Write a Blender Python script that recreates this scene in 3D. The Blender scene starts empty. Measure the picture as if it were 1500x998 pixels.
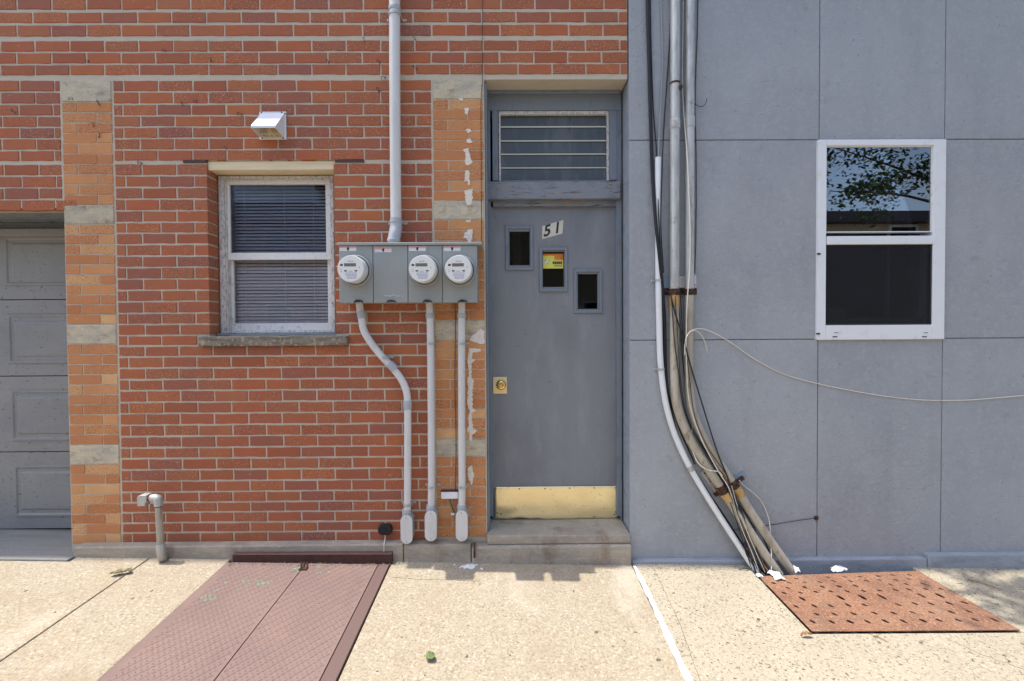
import bpy, bmesh, math, random
from mathutils import Vector, Matrix, Euler
from math import sin, cos, pi, radians, floor
random.seed(51)
S = bpy.context.scene
C = S.collection

# ------------------------------------------------------------------ camera
FPX, PCX, PCY = 687.0, 750.0, 499.0            # focal length and principal point measured on the 1500 px photograph
CAM = Vector((0.0, -2.726, 1.34))
_p, _y, _r = radians(1.04), radians(.43), radians(-.35)
_fw = Vector((sin(_y), cos(_y), 0)); _rt = Vector((cos(_y), -sin(_y), 0)); _up = Vector((0, 0, 1))
_f2 = _fw*cos(_p) - _up*sin(_p); _u2 = _up*cos(_p) + _fw*sin(_p)
RT = _rt*cos(_r) + _u2*sin(_r); UP = _u2*cos(_r) - _rt*sin(_r); FW = _f2
cam = bpy.data.cameras.new('camera'); co = bpy.data.objects.new('camera', cam); C.objects.link(co)
cam.sensor_width = 36; cam.lens = FPX*36/1500; cam.clip_end = 2000; cam.clip_start = .05
M4 = Matrix((RT, UP, -FW)).transposed().to_4x4(); M4.translation = CAM
co.matrix_world = M4
S.camera = co

# ------------------------------------------------------------------ sky, sun, exposure
SUN_EL = radians(71.3)
SUN = Vector((-cos(SUN_EL), .005, sin(SUN_EL))).normalized()     # high sun, exactly along the facade
w = bpy.data.worlds.new('World'); S.world = w; w.use_nodes = True
nt = w.node_tree; bg = nt.nodes['Background']
sky = nt.nodes.new('ShaderNodeTexSky'); sky.sky_type = 'NISHITA'; sky.sun_disc = False
sky.sun_elevation = SUN_EL; sky.sun_rotation = radians(270); sky.altitude = 20; sky.dust_density = 2.5; sky.ozone_density = .75
nt.links.new(sky.outputs[0], bg.inputs[0]); bg.inputs[1].default_value = .15
sl = bpy.data.lights.new('sun', 'SUN'); so = bpy.data.objects.new('sun', sl); C.objects.link(so)
sl.energy = 2.3; sl.angle = radians(.55); sl.color = (1, .95, .86)
so.rotation_euler = (-SUN).to_track_quat('-Z', 'Y').to_euler()
S.view_settings.view_transform = 'Standard'; S.view_settings.look = 'None'
S.view_settings.gamma = 1; S.view_settings.exposure = 1.33
S.cycles.max_bounces = 8; S.cycles.transparent_max_bounces = 12

# ------------------------------------------------------------------ helpers: photograph pixel -> place on a wall plane or the ground
def ray(px, py): return RT*((px-PCX)/FPX) - UP*((py-PCY)/FPX) + FW
def P(px, py, Y=0.0):
    d = ray(px, py); return CAM + d*((Y-CAM.y)/d.y)
GA, GB, GC = -.0235, .055, .01695
def gz(x, y): return GC + GA*x + GB*y           # the pavement falls to the street and to the right
def G(px, py, h=0.0):
    n = Vector((-GA, -GB, 1)); d = ray(px, py)
    return CAM + d*((GC + h - n.dot(CAM))/n.dot(d))
def lin(r, g, b):
    f = lambda c: (c/255/12.92) if c/255 <= .04045 else ((c/255+.055)/1.055)**2.4
    return (f(r), f(g), f(b), 1)
# ------------------------------------------------------------------ materials
def M(name, col, rough=.65, metal=0.0, layers=(), bump=(), spec=.4, vary=0.0):
    m = bpy.data.materials.new(name); m.use_nodes = True
    t = m.node_tree; N = t.nodes; Lk = t.links.new
    b = N['Principled BSDF']; b.inputs['Roughness'].default_value = rough; b.inputs['Metallic'].default_value = metal
    b.inputs['Specular IOR Level'].default_value = spec
    geo = N.new('ShaderNodeNewGeometry')
    rgb = N.new('ShaderNodeRGB'); rgb.outputs[0].default_value = col; cur = rgb.outputs[0]
    def tex(kind, sc, detail=4):
        mp = N.new('ShaderNodeVectorMath'); mp.operation = 'MULTIPLY'
        mp.inputs[1].default_value = sc if isinstance(sc, tuple) else (sc,)*3
        Lk(geo.outputs['Position'], mp.inputs[0])
        if kind == 'voronoi':
            v = N.new('ShaderNodeTexVoronoi'); v.inputs['Scale'].default_value = 1; Lk(mp.outputs[0], v.inputs['Vector']); return v.outputs['Distance']
        v = N.new('ShaderNodeTexNoise'); v.inputs['Scale'].default_value = 1; v.inputs['Detail'].default_value = detail
        v.inputs['Roughness'].default_value = .6
        Lk(mp.outputs[0], v.inputs['Vector']); return v.outputs[0]
    for kind, sc, lo, hi, c2, amt in layers:
        o = tex(kind, sc)
        r = N.new('ShaderNodeMapRange'); r.inputs[1].default_value = lo; r.inputs[2].default_value = hi
        r.inputs[3].default_value = 0; r.inputs[4].default_value = amt; Lk(o, r.inputs[0])
        mx = N.new('ShaderNodeMix'); mx.data_type = 'RGBA'; Lk(r.outputs[0], mx.inputs[0]); Lk(cur, mx.inputs[6]); mx.inputs[7].default_value = c2
        cur = mx.outputs[2]
    if vary:
        oi = N.new('ShaderNodeObjectInfo'); hs = N.new('ShaderNodeHueSaturation'); r = N.new('ShaderNodeMapRange')
        r.inputs[3].default_value = 1-vary; r.inputs[4].default_value = 1+vary
        Lk(oi.outputs['Random'], r.inputs[0]); Lk(r.outputs[0], hs.inputs['Value']); Lk(cur, hs.inputs['Color']); cur = hs.outputs[0]
    Lk(cur, b.inputs['Base Color'])
    prev = None
    for sc, st in bump:
        o = tex('noise', sc, 5); bn = N.new('ShaderNodeBump'); bn.inputs['Strength'].default_value = st; bn.inputs['Distance'].default_value = .01
        Lk(o, bn.inputs['Height'])
        if prev: Lk(prev, bn.inputs['Normal'])
        prev = bn.outputs[0]
    if prev: Lk(prev, b.inputs['Normal'])
    return m
def brick_mat(name, stops, speck, dirt):
    m = M(name, (1, 1, 1, 1), .8, bump=((90, .35), (400, .25)), spec=.25)
    t = m.node_tree; N = t.nodes; Lk = t.links.new; b = N['Principled BSDF']
    geo = N.new('ShaderNodeNewGeometry'); oi = N.new('ShaderNodeObjectInfo')
    ad = N.new('ShaderNodeMath'); ad.operation = 'ADD'; Lk(oi.outputs['Random'], ad.inputs[0]); Lk(geo.outputs['Random Per Island'], ad.inputs[1])
    fr = N.new('ShaderNodeMath'); fr.operation = 'FRACT'; Lk(ad.outputs[0], fr.inputs[0])
    cr = N.new('ShaderNodeValToRGB'); cr.color_ramp.interpolation = 'LINEAR'
    e = cr.color_ramp.elements; e[0].position = stops[0][0]; e[0].color = stops[0][1]; e[1].position = stops[-1][0]; e[1].color = stops[-1][1]
    for p, c in stops[1:-1]:
        k = e.new(p); k.color = c
    Lk(fr.outputs[0], cr.inputs[0])
    def noise(sc, d=4):
        mp = N.new('ShaderNodeVectorMath'); mp.operation = 'MULTIPLY'; mp.inputs[1].default_value = sc if isinstance(sc, tuple) else (sc,)*3
        Lk(geo.outputs['Position'], mp.inputs[0]); v = N.new('ShaderNodeTexNoise'); v.inputs['Scale'].default_value = 1; v.inputs['Detail'].default_value = d
        Lk(mp.outputs[0], v.inputs['Vector']); return v.outputs[0]
    def rng(o, lo, hi, a):
        r = N.new('ShaderNodeMapRange'); r.inputs[1].default_value = lo; r.inputs[2].default_value = hi; r.inputs[4].default_value = a; Lk(o, r.inputs[0]); return r.outputs[0]
    def mix(f, a, c):
        x = N.new('ShaderNodeMix'); x.data_type = 'RGBA'; Lk(f, x.inputs[0]); Lk(a, x.inputs[6]); x.inputs[7].default_value = c; return x.outputs[2]
    # how speckled one brick is depends on the brick
    m5 = N.new('ShaderNodeMath'); m5.operation = 'MULTIPLY'; m5.inputs[1].default_value = 7.31; Lk(fr.outputs[0], m5.inputs[0])
    f5 = N.new('ShaderNodeMath'); f5.operation = 'FRACT'; Lk(m5.outputs[0], f5.inputs[0])
    am = rng(f5.outputs[0], .15, .9, 1)
    def mul(a, c):
        q = N.new('ShaderNodeMath'); q.operation = 'MULTIPLY'; Lk(a, q.inputs[0]); Lk(c, q.inputs[1]); return q.outputs[0]
    cur = mix(rng(noise(9), .4, .75, .35), cr.outputs[0], speck[0])
    cur = mix(mul(rng(noise(120), .53, .62, .8), am), cur, speck[1])
    cur = mix(mul(rng(noise((90, 90, 140)), .56, .64, .7), am), cur, speck[2])
    cur = mix(rng(noise((3, 3, 1.2)), .52, .8, .3), cur, dirt)
    cur = mix(rng(noise((34, 34, 60), 6), .66, .74, .55), cur, lin(196, 182, 164))      # mortar smears
    Lk(cur, b.inputs['Base Color'])
    return m
def glass_mat(name, tint, refl, rough=.02):
    m = bpy.data.materials.new(name); m.use_nodes = True; t = m.node_tree; N = t.nodes; N.clear(); Lk = t.links.new
    out = N.new('ShaderNodeOutputMaterial'); tr = N.new('ShaderNodeBsdfTransparent'); tr.inputs[0].default_value = (*tint, 1)
    gl = N.new('ShaderNodeBsdfGlossy'); gl.inputs['Roughness'].default_value = rough; gl.inputs['Color'].default_value = (.95, .97, 1, 1)
    fz = N.new('ShaderNodeFresnel'); fz.inputs[0].default_value = 1.5
    ad = N.new('ShaderNodeMath'); ad.operation = 'ADD'; ad.use_clamp = True; ad.inputs[1].default_value = refl; Lk(fz.outputs[0], ad.inputs[0])
    mx = N.new('ShaderNodeMixShader'); Lk(ad.outputs[0], mx.inputs[0]); Lk(tr.outputs[0], mx.inputs[1]); Lk(gl.outputs[0], mx.inputs[2]); Lk(mx.outputs[0], out.inputs[0])
    return m

K = {}
K['brick'] = brick_mat('red_brick_clay', [(0, lin(172, 99, 65)), (.18, lin(164, 96, 68)), (.32, lin(154, 94, 73)), (.40, lin(144, 91, 77)), (.5, lin(158, 98, 70)), (.68, lin(175, 105, 66)), (.84, lin(155, 90, 63)), (1, lin(167, 106, 74))],
                       (lin(154, 84, 60), lin(104, 74, 66), lin(206, 146, 110)), lin(130, 88, 76))
K['tan'] = brick_mat('tan_brick_clay', [(0, lin(194, 136, 90)), (.25, lin(186, 124, 82)), (.45, lin(202, 146, 98)), (.6, lin(178, 116, 74)), (.8, lin(196, 136, 88)), (1, lin(212, 170, 120))],
                     (lin(178, 112, 72), lin(124, 84, 58), lin(218, 172, 122)), lin(150, 104, 74))
K['mortar'] = M('mortar', lin(194, 182, 162), .9, layers=(('noise', 14, .4, .7, lin(182, 172, 156), .6), ('noise', 160, .5, .7, lin(200, 188, 168), .5), ('noise', (2, 2, 5), .55, .75, lin(160, 150, 136), .5)), bump=((120, .5),))
K['stone'] = M('limestone', lin(192, 180, 154), .85, layers=(('noise', (7, 7, 16), .42, .62, lin(156, 152, 140), .8), ('noise', (26, 26, 60), .5, .7, lin(206, 192, 160), .6), ('noise', (12, 12, 20), .56, .68, lin(134, 100, 66), .55), ('noise', 90, .55, .7, lin(110, 100, 86), .4)), bump=((30, .5), (140, .4)), vary=.1)
K['base'] = M('old_concrete', lin(170, 160, 144), .9, layers=(('noise', (3, 3, 18), .4, .65, lin(140, 133, 124), .7), ('noise', (30, 30, 60), .52, .72, lin(194, 182, 160), .5), ('noise', (6, 6, 3), .58, .72, lin(104, 78, 58), .5), ('noise', 220, .55, .7, lin(96, 88, 80), .5)), bump=((24, .4), (130, .5)))
SP = (('noise', 3.2, .4, .68, lin(166, 150, 124), .5), ('noise', 95, .50, .60, lin(124, 112, 96), .6), ('noise', 75, .55, .61, lin(190, 180, 162), .65), ('noise', 60, .64, .67, lin(96, 86, 76), .75), ('noise', 34, .70, .72, lin(78, 70, 62), .8), ('noise', (1.6, 2.6, 1), .50, .72, lin(146, 130, 108), .55), ('noise', 7, .58, .72, lin(148, 132, 110), .45), ('noise', 16, .70, .74, lin(104, 94, 82), .5), ('noise', (2.2, 1.4, 1), .56, .7, lin(190, 182, 166), .5))
K['sillstone'] = M('dirty_sill_stone', lin(132, 122, 106), .9, layers=(('noise', (6, 30, 50), .45, .62, lin(90, 84, 76), .85), ('noise', 50, .56, .64, lin(176, 164, 142), .7)), bump=((40, .7), (130, .5)))
K['slab'] = M('pavement_concrete', lin(164, 153, 133), .92, layers=SP, bump=((80, .35), (300, .4)), vary=.03)
K['aggregate'] = M('exposed_aggregate', lin(176, 165, 144), .92, layers=(('noise', 2.6, .4, .7, lin(160, 149, 130), .6), ('noise', 7, .58, .74, lin(150, 139, 120), .4), ('noise', 120, .53, .62, lin(156, 146, 124), .5), ('noise', 85, .575, .605, lin(118, 111, 101), .8), ('noise', 62, .625, .645, lin(70, 65, 61), .92), ('noise', 90, .58, .64, lin(196, 190, 174), .6)), bump=((90, .5), (260, .4)))
K['apron'] = M('garage_apron', lin(140, 138, 134), .9, layers=(('noise', (2, 20, 2), .45, .7, lin(112, 112, 112), .6), ('noise', 160, .55, .7, lin(100, 96, 92), .5)), bump=((70, .4),))
K['gum'] = M('old_gum', lin(96, 90, 82), .8)
K['dirt'] = M('soil', lin(92, 80, 66), .95, layers=(('noise', 60, .45, .65, lin(60, 52, 44), .7),), bump=((60, .6),))
K['asphalt'] = M('asphalt', (.085, .085, .083, 1), .9, layers=(('noise', 120, .5, .7, (.09, .09, .09, 1), .6),), bump=((150, .5),))
K['stucco'] = M('blue_grey_stucco', lin(160, 164, 168), .8, layers=(('noise', 1.6, .4, .7, lin(147, 151, 156), .8), ('noise', (40, 40, 40), .5, .72, lin(172, 175, 178), .5), ('noise', (6, 6, .8), .52, .74, lin(142, 145, 149), .4), ('noise', (4, 4, 3), .58, .74, lin(172, 174, 176), .4), ('noise', (9, 9, 9), .64, .72, lin(132, 133, 134), .4), ('noise', 60, .66, .70, lin(112, 112, 112), .6)), bump=((14, .35), (60, .55), (140, .4)), vary=.015)
K['plinth'] = M('plinth_paint', lin(150, 157, 166), .75, layers=(('noise', (8, 8, 20), .5, .7, lin(126, 130, 136), .6), ('noise', 90, .62, .7, lin(84, 78, 70), .7)), bump=((40, .4), (140, .4)))
K['paint'] = M('grey_trim_paint', lin(120, 129, 138), .55, layers=(('noise', (20, 20, 6), .55, .7, lin(88, 94, 102), .5), ('noise', (60, 60, 5), .66, .70, lin(142, 126, 108), .75)), bump=((60, .3),))
K['peel'] = M('peeling_trim_paint', lin(120, 129, 138), .65, layers=(('noise', (90, 90, 7), .52, .58, lin(150, 132, 116), .85), ('noise', (120, 120, 12), .60, .66, lin(76, 64, 54), .8)), bump=((70, .6),))
K['peelh'] = M('peeling_sill_paint', lin(124, 132, 140), .65, layers=(('noise', (9, 60, 110), .54, .60, lin(146, 132, 118), .8), ('noise', (14, 60, 150), .60, .64, lin(64, 56, 50), .9), ('noise', 12, .5, .7, lin(92, 99, 108), .5)), bump=((50, .6),))
K['knob'] = M('polished_brass', (.80, .58, .22, 1), .18, 1.0)
K['door'] = M('grey_door_paint', lin(130, 133, 136), .5, layers=(('noise', (2.5, 2.5, 1.4), .42, .66, lin(112, 115, 118), .8), ('noise', (12, 12, 3), .54, .72, lin(146, 149, 153), .45), ('noise', (50, 50, 50), .66, .70, lin(96, 96, 98), .5), ('noise', (34, 34, 12), .66, .72, lin(146, 150, 156), .4)), bump=((5, .10), (22, .10), (120, .08)))
K['garage'] = M('garage_door_paint', lin(138, 137, 134), .55, layers=(('noise', (2, 2, 3), .42, .7, lin(116, 118, 121), .7), ('noise', (8, 8, 14), .58, .72, lin(148, 149, 150), .4), ('noise', (40, 40, 60), .63, .67, lin(78, 74, 70), .8)), bump=((12, .12), (60, .2)))
K['white'] = M('white_vinyl', lin(222, 224, 226), .4, layers=(('noise', 18, .55, .8, lin(196, 192, 184), .5),))
K['oldwhite'] = M('flaking_white_paint', lin(210, 206, 200), .75, layers=(('noise', (90, 90, 30), .50, .60, lin(166, 156, 150), .8), ('noise', (150, 150, 60), .58, .64, lin(116, 104, 100), .75)), bump=((90, .8),))
K['sash'] = M('worn_white_sash', lin(220, 218, 214), .6, layers=(('noise', (60, 60, 40), .58, .66, lin(160, 148, 138), .6),), bump=((80, .3),))
K['cream'] = M('cream_wood', lin(222, 204, 168), .6, layers=(('noise', (3, 40, 60), .5, .7, lin(196, 176, 138), .5),), bump=((50, .15),))
K['pvc'] = M('grey_pvc', lin(204, 203, 200), .45, layers=(('noise', (20, 20, 4), .5, .75, lin(170, 168, 164), .5), ('noise', 50, .64, .72, lin(140, 132, 122), .4)), vary=.03)
K['pvcband'] = M('pvc_fitting', lin(168, 172, 176), .45, layers=(('noise', 30, .5, .75, lin(146, 148, 150), .5),))
K['cabinet'] = M('grey_enamel', lin(148, 152, 150), .42, layers=(('noise', (4, 4, 1.4), .45, .75, lin(138, 142, 140), .7), ('noise', (60, 60, 5), .64, .72, lin(128, 128, 124), .5)), vary=.02)
K['galv'] = M('galvanised_steel', lin(184, 184, 180), .42, .25, layers=(('noise', (40, 40, 8), .45, .7, lin(140, 140, 136), .7), ('noise', (30, 30, 12), .62, .7, lin(128, 96, 66), .5)))
K['tanpipe'] = M('weathered_painted_conduit', lin(178, 170, 154), .6, .1, layers=(('noise', (10, 10, 5), .45, .7, lin(150, 140, 122), .8), ('noise', (25, 25, 6), .56, .68, lin(112, 98, 80), .6), ('noise', (60, 60, 20), .6, .7, lin(120, 96, 70), .6)), bump=((90, .2),))
K['rust'] = M('rust', lin(86, 58, 42), .9, layers=(('noise', 60, .42, .56, lin(44, 32, 27), .95), ('noise', 40, .6, .7, lin(172, 104, 50), .8)), bump=((90, .8),))
K['rustpipe'] = M('rust_stained_conduit', lin(184, 152, 98), .7, layers=(('noise', (30, 30, 8), .45, .65, lin(150, 100, 46), .8), ('noise', 60, .6, .7, lin(90, 56, 34), .7)))
K['black'] = M('black_rubber', lin(28, 29, 32), .5)
K['blackwire'] = M('black_wire', lin(34, 34, 36), .6)
K['whitewire'] = M('off_white_wire', lin(214, 208, 194), .5, layers=(('noise', 40, .55, .7, lin(170, 158, 138), .5),))
K['greywire'] = M('grey_wire', lin(150, 152, 152), .5)
K['green'] = M('green_wire', lin(40, 96, 58), .5)
K['meter'] = M('meter_glass_body', lin(206, 208, 206), .12, layers=(('noise', 10, .5, .8, lin(190, 188, 180), .5),))
K['face'] = M('meter_face', lin(222, 222, 218), .3)
K['lcd'] = M('meter_display', lin(112, 110, 98), .25)
K['mark'] = M('dark_print', lin(48, 48, 52), .6)
K['blueprint'] = M('pale_blue_print', lin(142, 150, 178), .6)
K['pink'] = M('pink_print', lin(214, 148, 146), .6)
K['paper'] = M('white_paper', lin(208, 208, 208), .7, bump=((60, .3),))
K['ivory'] = M('aged_number_plate', lin(206, 200, 184), .5, layers=(('noise', 40, .5, .7, lin(180, 172, 152), .6),))
K['brass'] = M('worn_brass', (.98, .82, .46, 1), .33, .72, layers=(('noise', (4, 4, 6), .45, .7, (.88, .70, .36, 1), .7), ('noise', (40, 40, 60), .62, .72, (.40, .30, .16, 1), .6)), bump=((7, .25), (60, .06)))
K['hatch'] = M('brown_hatch_paint', lin(126, 105, 99), .6, layers=(('noise', 2.2, .4, .7, lin(114, 94, 90), .7), ('noise', 60, .6, .7, lin(148, 124, 116), .4), ('noise', 5, .58, .74, lin(146, 114, 92), .45), ('noise', (3, 1.5, 1), .55, .7, lin(104, 84, 80), .5), ('noise', 28, .66, .72, lin(92, 70, 62), .6)), bump=((120, .15),))
K['hatchedge'] = M('brown_hatch_frame_paint', lin(104, 84, 80), .6, layers=(('noise', 20, .5, .7, lin(102, 80, 76), .6),))
K['angle'] = M('dark_brown_steel', lin(74, 46, 42), .6, layers=(('noise', 30, .5, .7, lin(54, 34, 30), .7),), bump=((60, .3),))
K['greenpaint'] = M('old_green_paint', lin(112, 138, 116), .7, layers=(('noise', 60, .48, .6, lin(134, 110, 104), .9),))
K['plate'] = M('rusted_steel_plate', lin(150, 110, 86), .85, layers=(('noise', 5, .40, .62, lin(124, 88, 70), .85), ('noise', 2.6, .5, .7, lin(160, 128, 104), .6), ('noise', 85, .50, .60, lin(116, 80, 62), .65), ('noise', 110, .57, .63, lin(188, 148, 118), .7), ('noise', 9, .58, .7, lin(112, 100, 92), .5), ('noise', 45, .62, .7, lin(88, 70, 68), .6)), bump=((70, .5), (220, .5)))
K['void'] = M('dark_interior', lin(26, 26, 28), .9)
K['dim'] = M('dim_interior', lin(150, 146, 138), .8)
K['screen'] = M('insect_screen', lin(34, 36, 40), .22, layers=(('noise', 6, .45, .7, lin(42, 44, 50), .6),), spec=.25)
K['blind'] = M('blind_slat', lin(236, 234, 240), .5)
_m = K['screen']; _t = _m.node_tree; _o = [n for n in _t.nodes if n.type == 'OUTPUT_MATERIAL'][0]; _tr = _t.nodes.new('ShaderNodeBsdfTransparent'); _x = _t.nodes.new('ShaderNodeMixShader'); _x.inputs[0].default_value = .66
_t.links.new(_tr.outputs[0], _x.inputs[1]); _t.links.new(_t.nodes['Principled BSDF'].outputs[0], _x.inputs[2]); _t.links.new(_x.outputs[0], _o.inputs[0])
K['plaster'] = M('white_filler', lin(222, 214, 200), .85, layers=(('noise', 50, .5, .7, lin(196, 184, 166), .6),), bump=((50, .8),))
K['whitepaint'] = M('white_road_paint', lin(224, 226, 228), .8, layers=(('noise', 60, .54, .62, lin(196, 186, 168), .8),))
K['yellow'] = M('yellow_card', lin(218, 212, 96), .5, layers=(('noise', (30, 30, 30), .5, .7, lin(226, 222, 130), .6),))
K['orange'] = M('orange_print', lin(222, 136, 46), .5, layers=(('noise', (60, 60, 60), .5, .65, lin(214, 96, 40), .7),))
K['leaf'] = M('tree_leaf', (.055, .10, .03, 1), .55, layers=(('noise', 3, .4, .7, (.035, .07, .02, 1), .8),))
K['deadleaf'] = M('dry_leaf', lin(122, 120, 84), .8, layers=(('noise', 70, .45, .6, lin(92, 86, 62), .8),))
K['greenleaf'] = M('fallen_green_leaf', lin(104, 120, 70), .7, layers=(('noise', 70, .45, .6, lin(82, 92, 54), .8),))
K['bark'] = M('bark', lin(96, 82, 68), .9, bump=((30, .8),))
K['twig'] = M('dry_twig', lin(150, 116, 78), .8)
K['louver'] = M('louvre_glass', lin(70, 75, 76), .3, layers=(('noise', (14, 14, 3), .48, .66, lin(98, 102, 102), .6), ('noise', (30, 30, 4), .6, .7, lin(56, 60, 62), .6)), spec=.35)
K['louveredge'] = M('louvre_glass_edge', lin(196, 206, 204), .3)
K['tape'] = M('blue_grey_strut', lin(130, 148, 164), .5, .2)
K['glass'] = glass_mat('window_glass', (.96, .96, .96), -.02)
K['tint'] = glass_mat('dull_window_glass', (.80, .82, .84), -.03)
K['mirrorglass'] = glass_mat('reflecting_window_glass', (.5, .52, .54), .12, .006)
K['doorglass'] = glass_mat('small_door_glass', (.5, .5, .5), -.022)
K['facade1'] = M('far_house_siding', lin(196, 182, 156), .8); K['facade2'] = M('far_house_brick', lin(136, 82, 68), .8); K['roof'] = M('roof_felt', lin(72, 70, 72), .9)

# ------------------------------------------------------------------ mesh builder
ORG = {}
class MB:
    def __init__(s): s.v = []; s.f = []; s.m = []; s.cm = 0
    def add(s, vs, fs):
        o = len(s.v); s.v += [Vector(v) for v in vs]
        for f in fs: s.f.append([i+o for i in f]); s.m.append(s.cm)
    def box(s, x0, x1, y0, y1, z0, z1):
        if x0 > x1: x0, x1 = x1, x0
        if y0 > y1: y0, y1 = y1, y0
        if z0 > z1: z0, z1 = z1, z0
        s.add([(x0,y0,z0),(x1,y0,z0),(x1,y1,z0),(x0,y1,z0),(x0,y0,z1),(x1,y0,z1),(x1,y1,z1),(x0,y1,z1)],
              [(0,3,2,1),(4,5,6,7),(0,1,5,4),(1,2,6,5),(2,3,7,6),(3,0,4,7)])
    def pbox(s, a, b, c, d, yf, yb):             # pixel rectangle of the front face at depth yf
        p = P(a, b, yf); q = P(c, d, yf); s.box(p.x, q.x, yf, yb, q.z, p.z)
    def frame(s, x0, x1, z0, z1, l, r, b, t, yf, yb):
        s.box(x0, x0+l, yf, yb, z0, z1); s.box(x1-r, x1, yf, yb, z0, z1)
        s.box(x0+l, x1-r, yf, yb, z0, z0+b); s.box(x0+l, x1-r, yf, yb, z1-t, z1)
    def prism(s, poly, y0, y1):                  # polygon in (x, z), extruded in y
        n = len(poly); ar = sum(poly[i][0]*poly[(i+1) % n][1]-poly[(i+1) % n][0]*poly[i][1] for i in range(n))
        if ar < 0: poly = poly[::-1]
        s.add([(x, y0, z) for x, z in poly]+[(x, y1, z) for x, z in poly],
              [tuple(range(n)), tuple(range(2*n-1, n-1, -1))]+[(i, i+n, (i+1) % n+n, (i+1) % n) for i in range(n)])
    def slab(s, poly, h, zf=gz, base=.004):      # polygon in (x, y) laid on a sloping sheet
        n = len(poly); ar = sum(poly[i][0]*poly[(i+1) % n][1]-poly[(i+1) % n][0]*poly[i][1] for i in range(n))
        if ar < 0: poly = poly[::-1]
        s.add([(x, y, zf(x, y)+base) for x, y in poly]+[(x, y, zf(x, y)+base+h) for x, y in poly],
              [tuple(range(n-1, -1, -1)), tuple(range(n, 2*n))]+[(i, (i+1) % n, (i+1) % n+n, i+n) for i in range(n)])
    def tube(s, pts, r, n=10, smooth=6, caps=True):
        pts = [Vector(p) for p in pts]
        rs = list(r) if isinstance(r, (list, tuple)) else [r]*len(pts)
        if smooth > 1 and len(pts) > 2:
            q = []; rr = []
            for i in range(len(pts)-1):
                p0 = pts[max(i-1, 0)]; p1 = pts[i]; p2 = pts[i+1]; p3 = pts[min(i+2, len(pts)-1)]
                L = (p2-p1).length
                m1 = (p2-p0); m1 = m1*(L/max(m1.length, 1e-9)); m2 = (p3-p1); m2 = m2*(L/max(m2.length, 1e-9))
                for k in range(smooth):
                    t = k/smooth; t2 = t*t; t3 = t2*t
                    q.append(p1*(2*t3-3*t2+1)+m1*(t3-2*t2+t)+p2*(-2*t3+3*t2)+m2*(t3-t2)); rr.append(rs[i]*(1-t)+rs[i+1]*t)
            q.append(pts[-1]); rr.append(rs[-1]); pts, rs = q, rr
        T = [(pts[min(i+1, len(pts)-1)]-pts[max(i-1, 0)]).normalized() for i in range(len(pts))]
        a = Vector((0, 1, 0)) if abs(T[0].y) < .9 else Vector((1, 0, 0))
        u = T[0].cross(a).normalized(); vs = []
        for p, t, rad in zip(pts, T, rs):
            u = (u-t*u.dot(t)).normalized(); vv = t.cross(u)
            vs += [p+(u*cos(2*pi*k/n)+vv*sin(2*pi*k/n))*rad for k in range(n)]
        fs = [(i*n+k, i*n+(k+1) % n, (i+1)*n+(k+1) % n, (i+1)*n+k) for i in range(len(pts)-1) for k in range(n)]
        if caps: fs += [tuple(range(n-1, -1, -1)), tuple(range((len(pts)-1)*n, len(pts)*n))]
        s.add(vs, fs)
    def lathe_y(s, cx, cz, prof, n=40):          # prof: (radius, y) turned round an axis along y
        vs = [(cx+r*cos(2*pi*k/n), y, cz+r*sin(2*pi*k/n)) for r, y in prof for k in range(n)]
        fs = [(i*n+k, i*n+(k+1) % n, (i+1)*n+(k+1) % n, (i+1)*n+k) for i in range(len(prof)-1) for k in range(n)]
        fs += [tuple(range(n-1, -1, -1)), tuple(range((len(prof)-1)*n, len(prof)*n))]
        s.add(vs, fs)
    def holes(s, x0, x1, z0, z1, hs, y0, y1):    # sheet in (x, z) with rectangular holes, with thickness
        xs = sorted({x0, x1, *[c for h in hs for c in h[:2] if x0 < c < x1]}); zs = sorted({z0, z1, *[c for h in hs for c in h[2:] if z0 < c < z1]})
        def full(i, j):
            if not (0 <= i < len(xs)-1 and 0 <= j < len(zs)-1): return False
            mx = (xs[i]+xs[i+1])/2; mz = (zs[j]+zs[j+1])/2
            return not any(h[0] < mx < h[1] and h[2] < mz < h[3] for h in hs)
        for i in range(len(xs)-1):
            for j in range(len(zs)-1):
                if not full(i, j): continue
                a, b, c, d = xs[i], xs[i+1], zs[j], zs[j+1]
                s.add([(a,y0,c),(b,y0,c),(b,y0,d),(a,y0,d),(a,y1,c),(b,y1,c),(b,y1,d),(a,y1,d)],
                      [(0,1,2,3), (7,6,5,4)]+([] if full(i-1, j) else [(0,3,7,4)])+([] if full(i+1, j) else [(1,5,6,2)])
                      + ([] if full(i, j-1) else [(0,4,5,1)])+([] if full(i, j+1) else [(3,2,6,7)]))
    def build(s, name, mat, parent=None, org=None, smooth=False, bevel=0, kind=None, label=None):
        if org is None:
            org = ORG[parent.name] if parent else Vector((sum(v.x for v in s.v)/len(s.v), sum(v.y for v in s.v)/len(s.v), min(v.z for v in s.v)))
        org = Vector(org)
        me = bpy.data.meshes.new(name); me.from_pydata([v-org for v in s.v], [], s.f); me.update()
        for m in (mat if isinstance(mat, (list, tuple)) else [mat]): me.materials.append(K[m])
        for p, i in zip(me.polygons, s.m): p.material_index = i
        o = bpy.data.objects.new(name, me); C.objects.link(o)
        if parent: o.parent = parent; o.location = org-ORG[parent.name]
        else: o.location = org
        ORG[o.name] = org
        if smooth:
            me.polygons.foreach_set('use_smooth', [True]*len(me.polygons)); me.update()
            sm = o.modifiers.new('split', 'EDGE_SPLIT'); sm.split_angle = radians(40)
        if bevel:
            bv = o.modifiers.new('bevel', 'BEVEL'); bv.width = bevel; bv.segments = 2; bv.limit_method = 'ANGLE'; bv.angle_limit = radians(40)
        if kind: o['kind'] = kind
        if label: o['label'] = label
        return o
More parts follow.
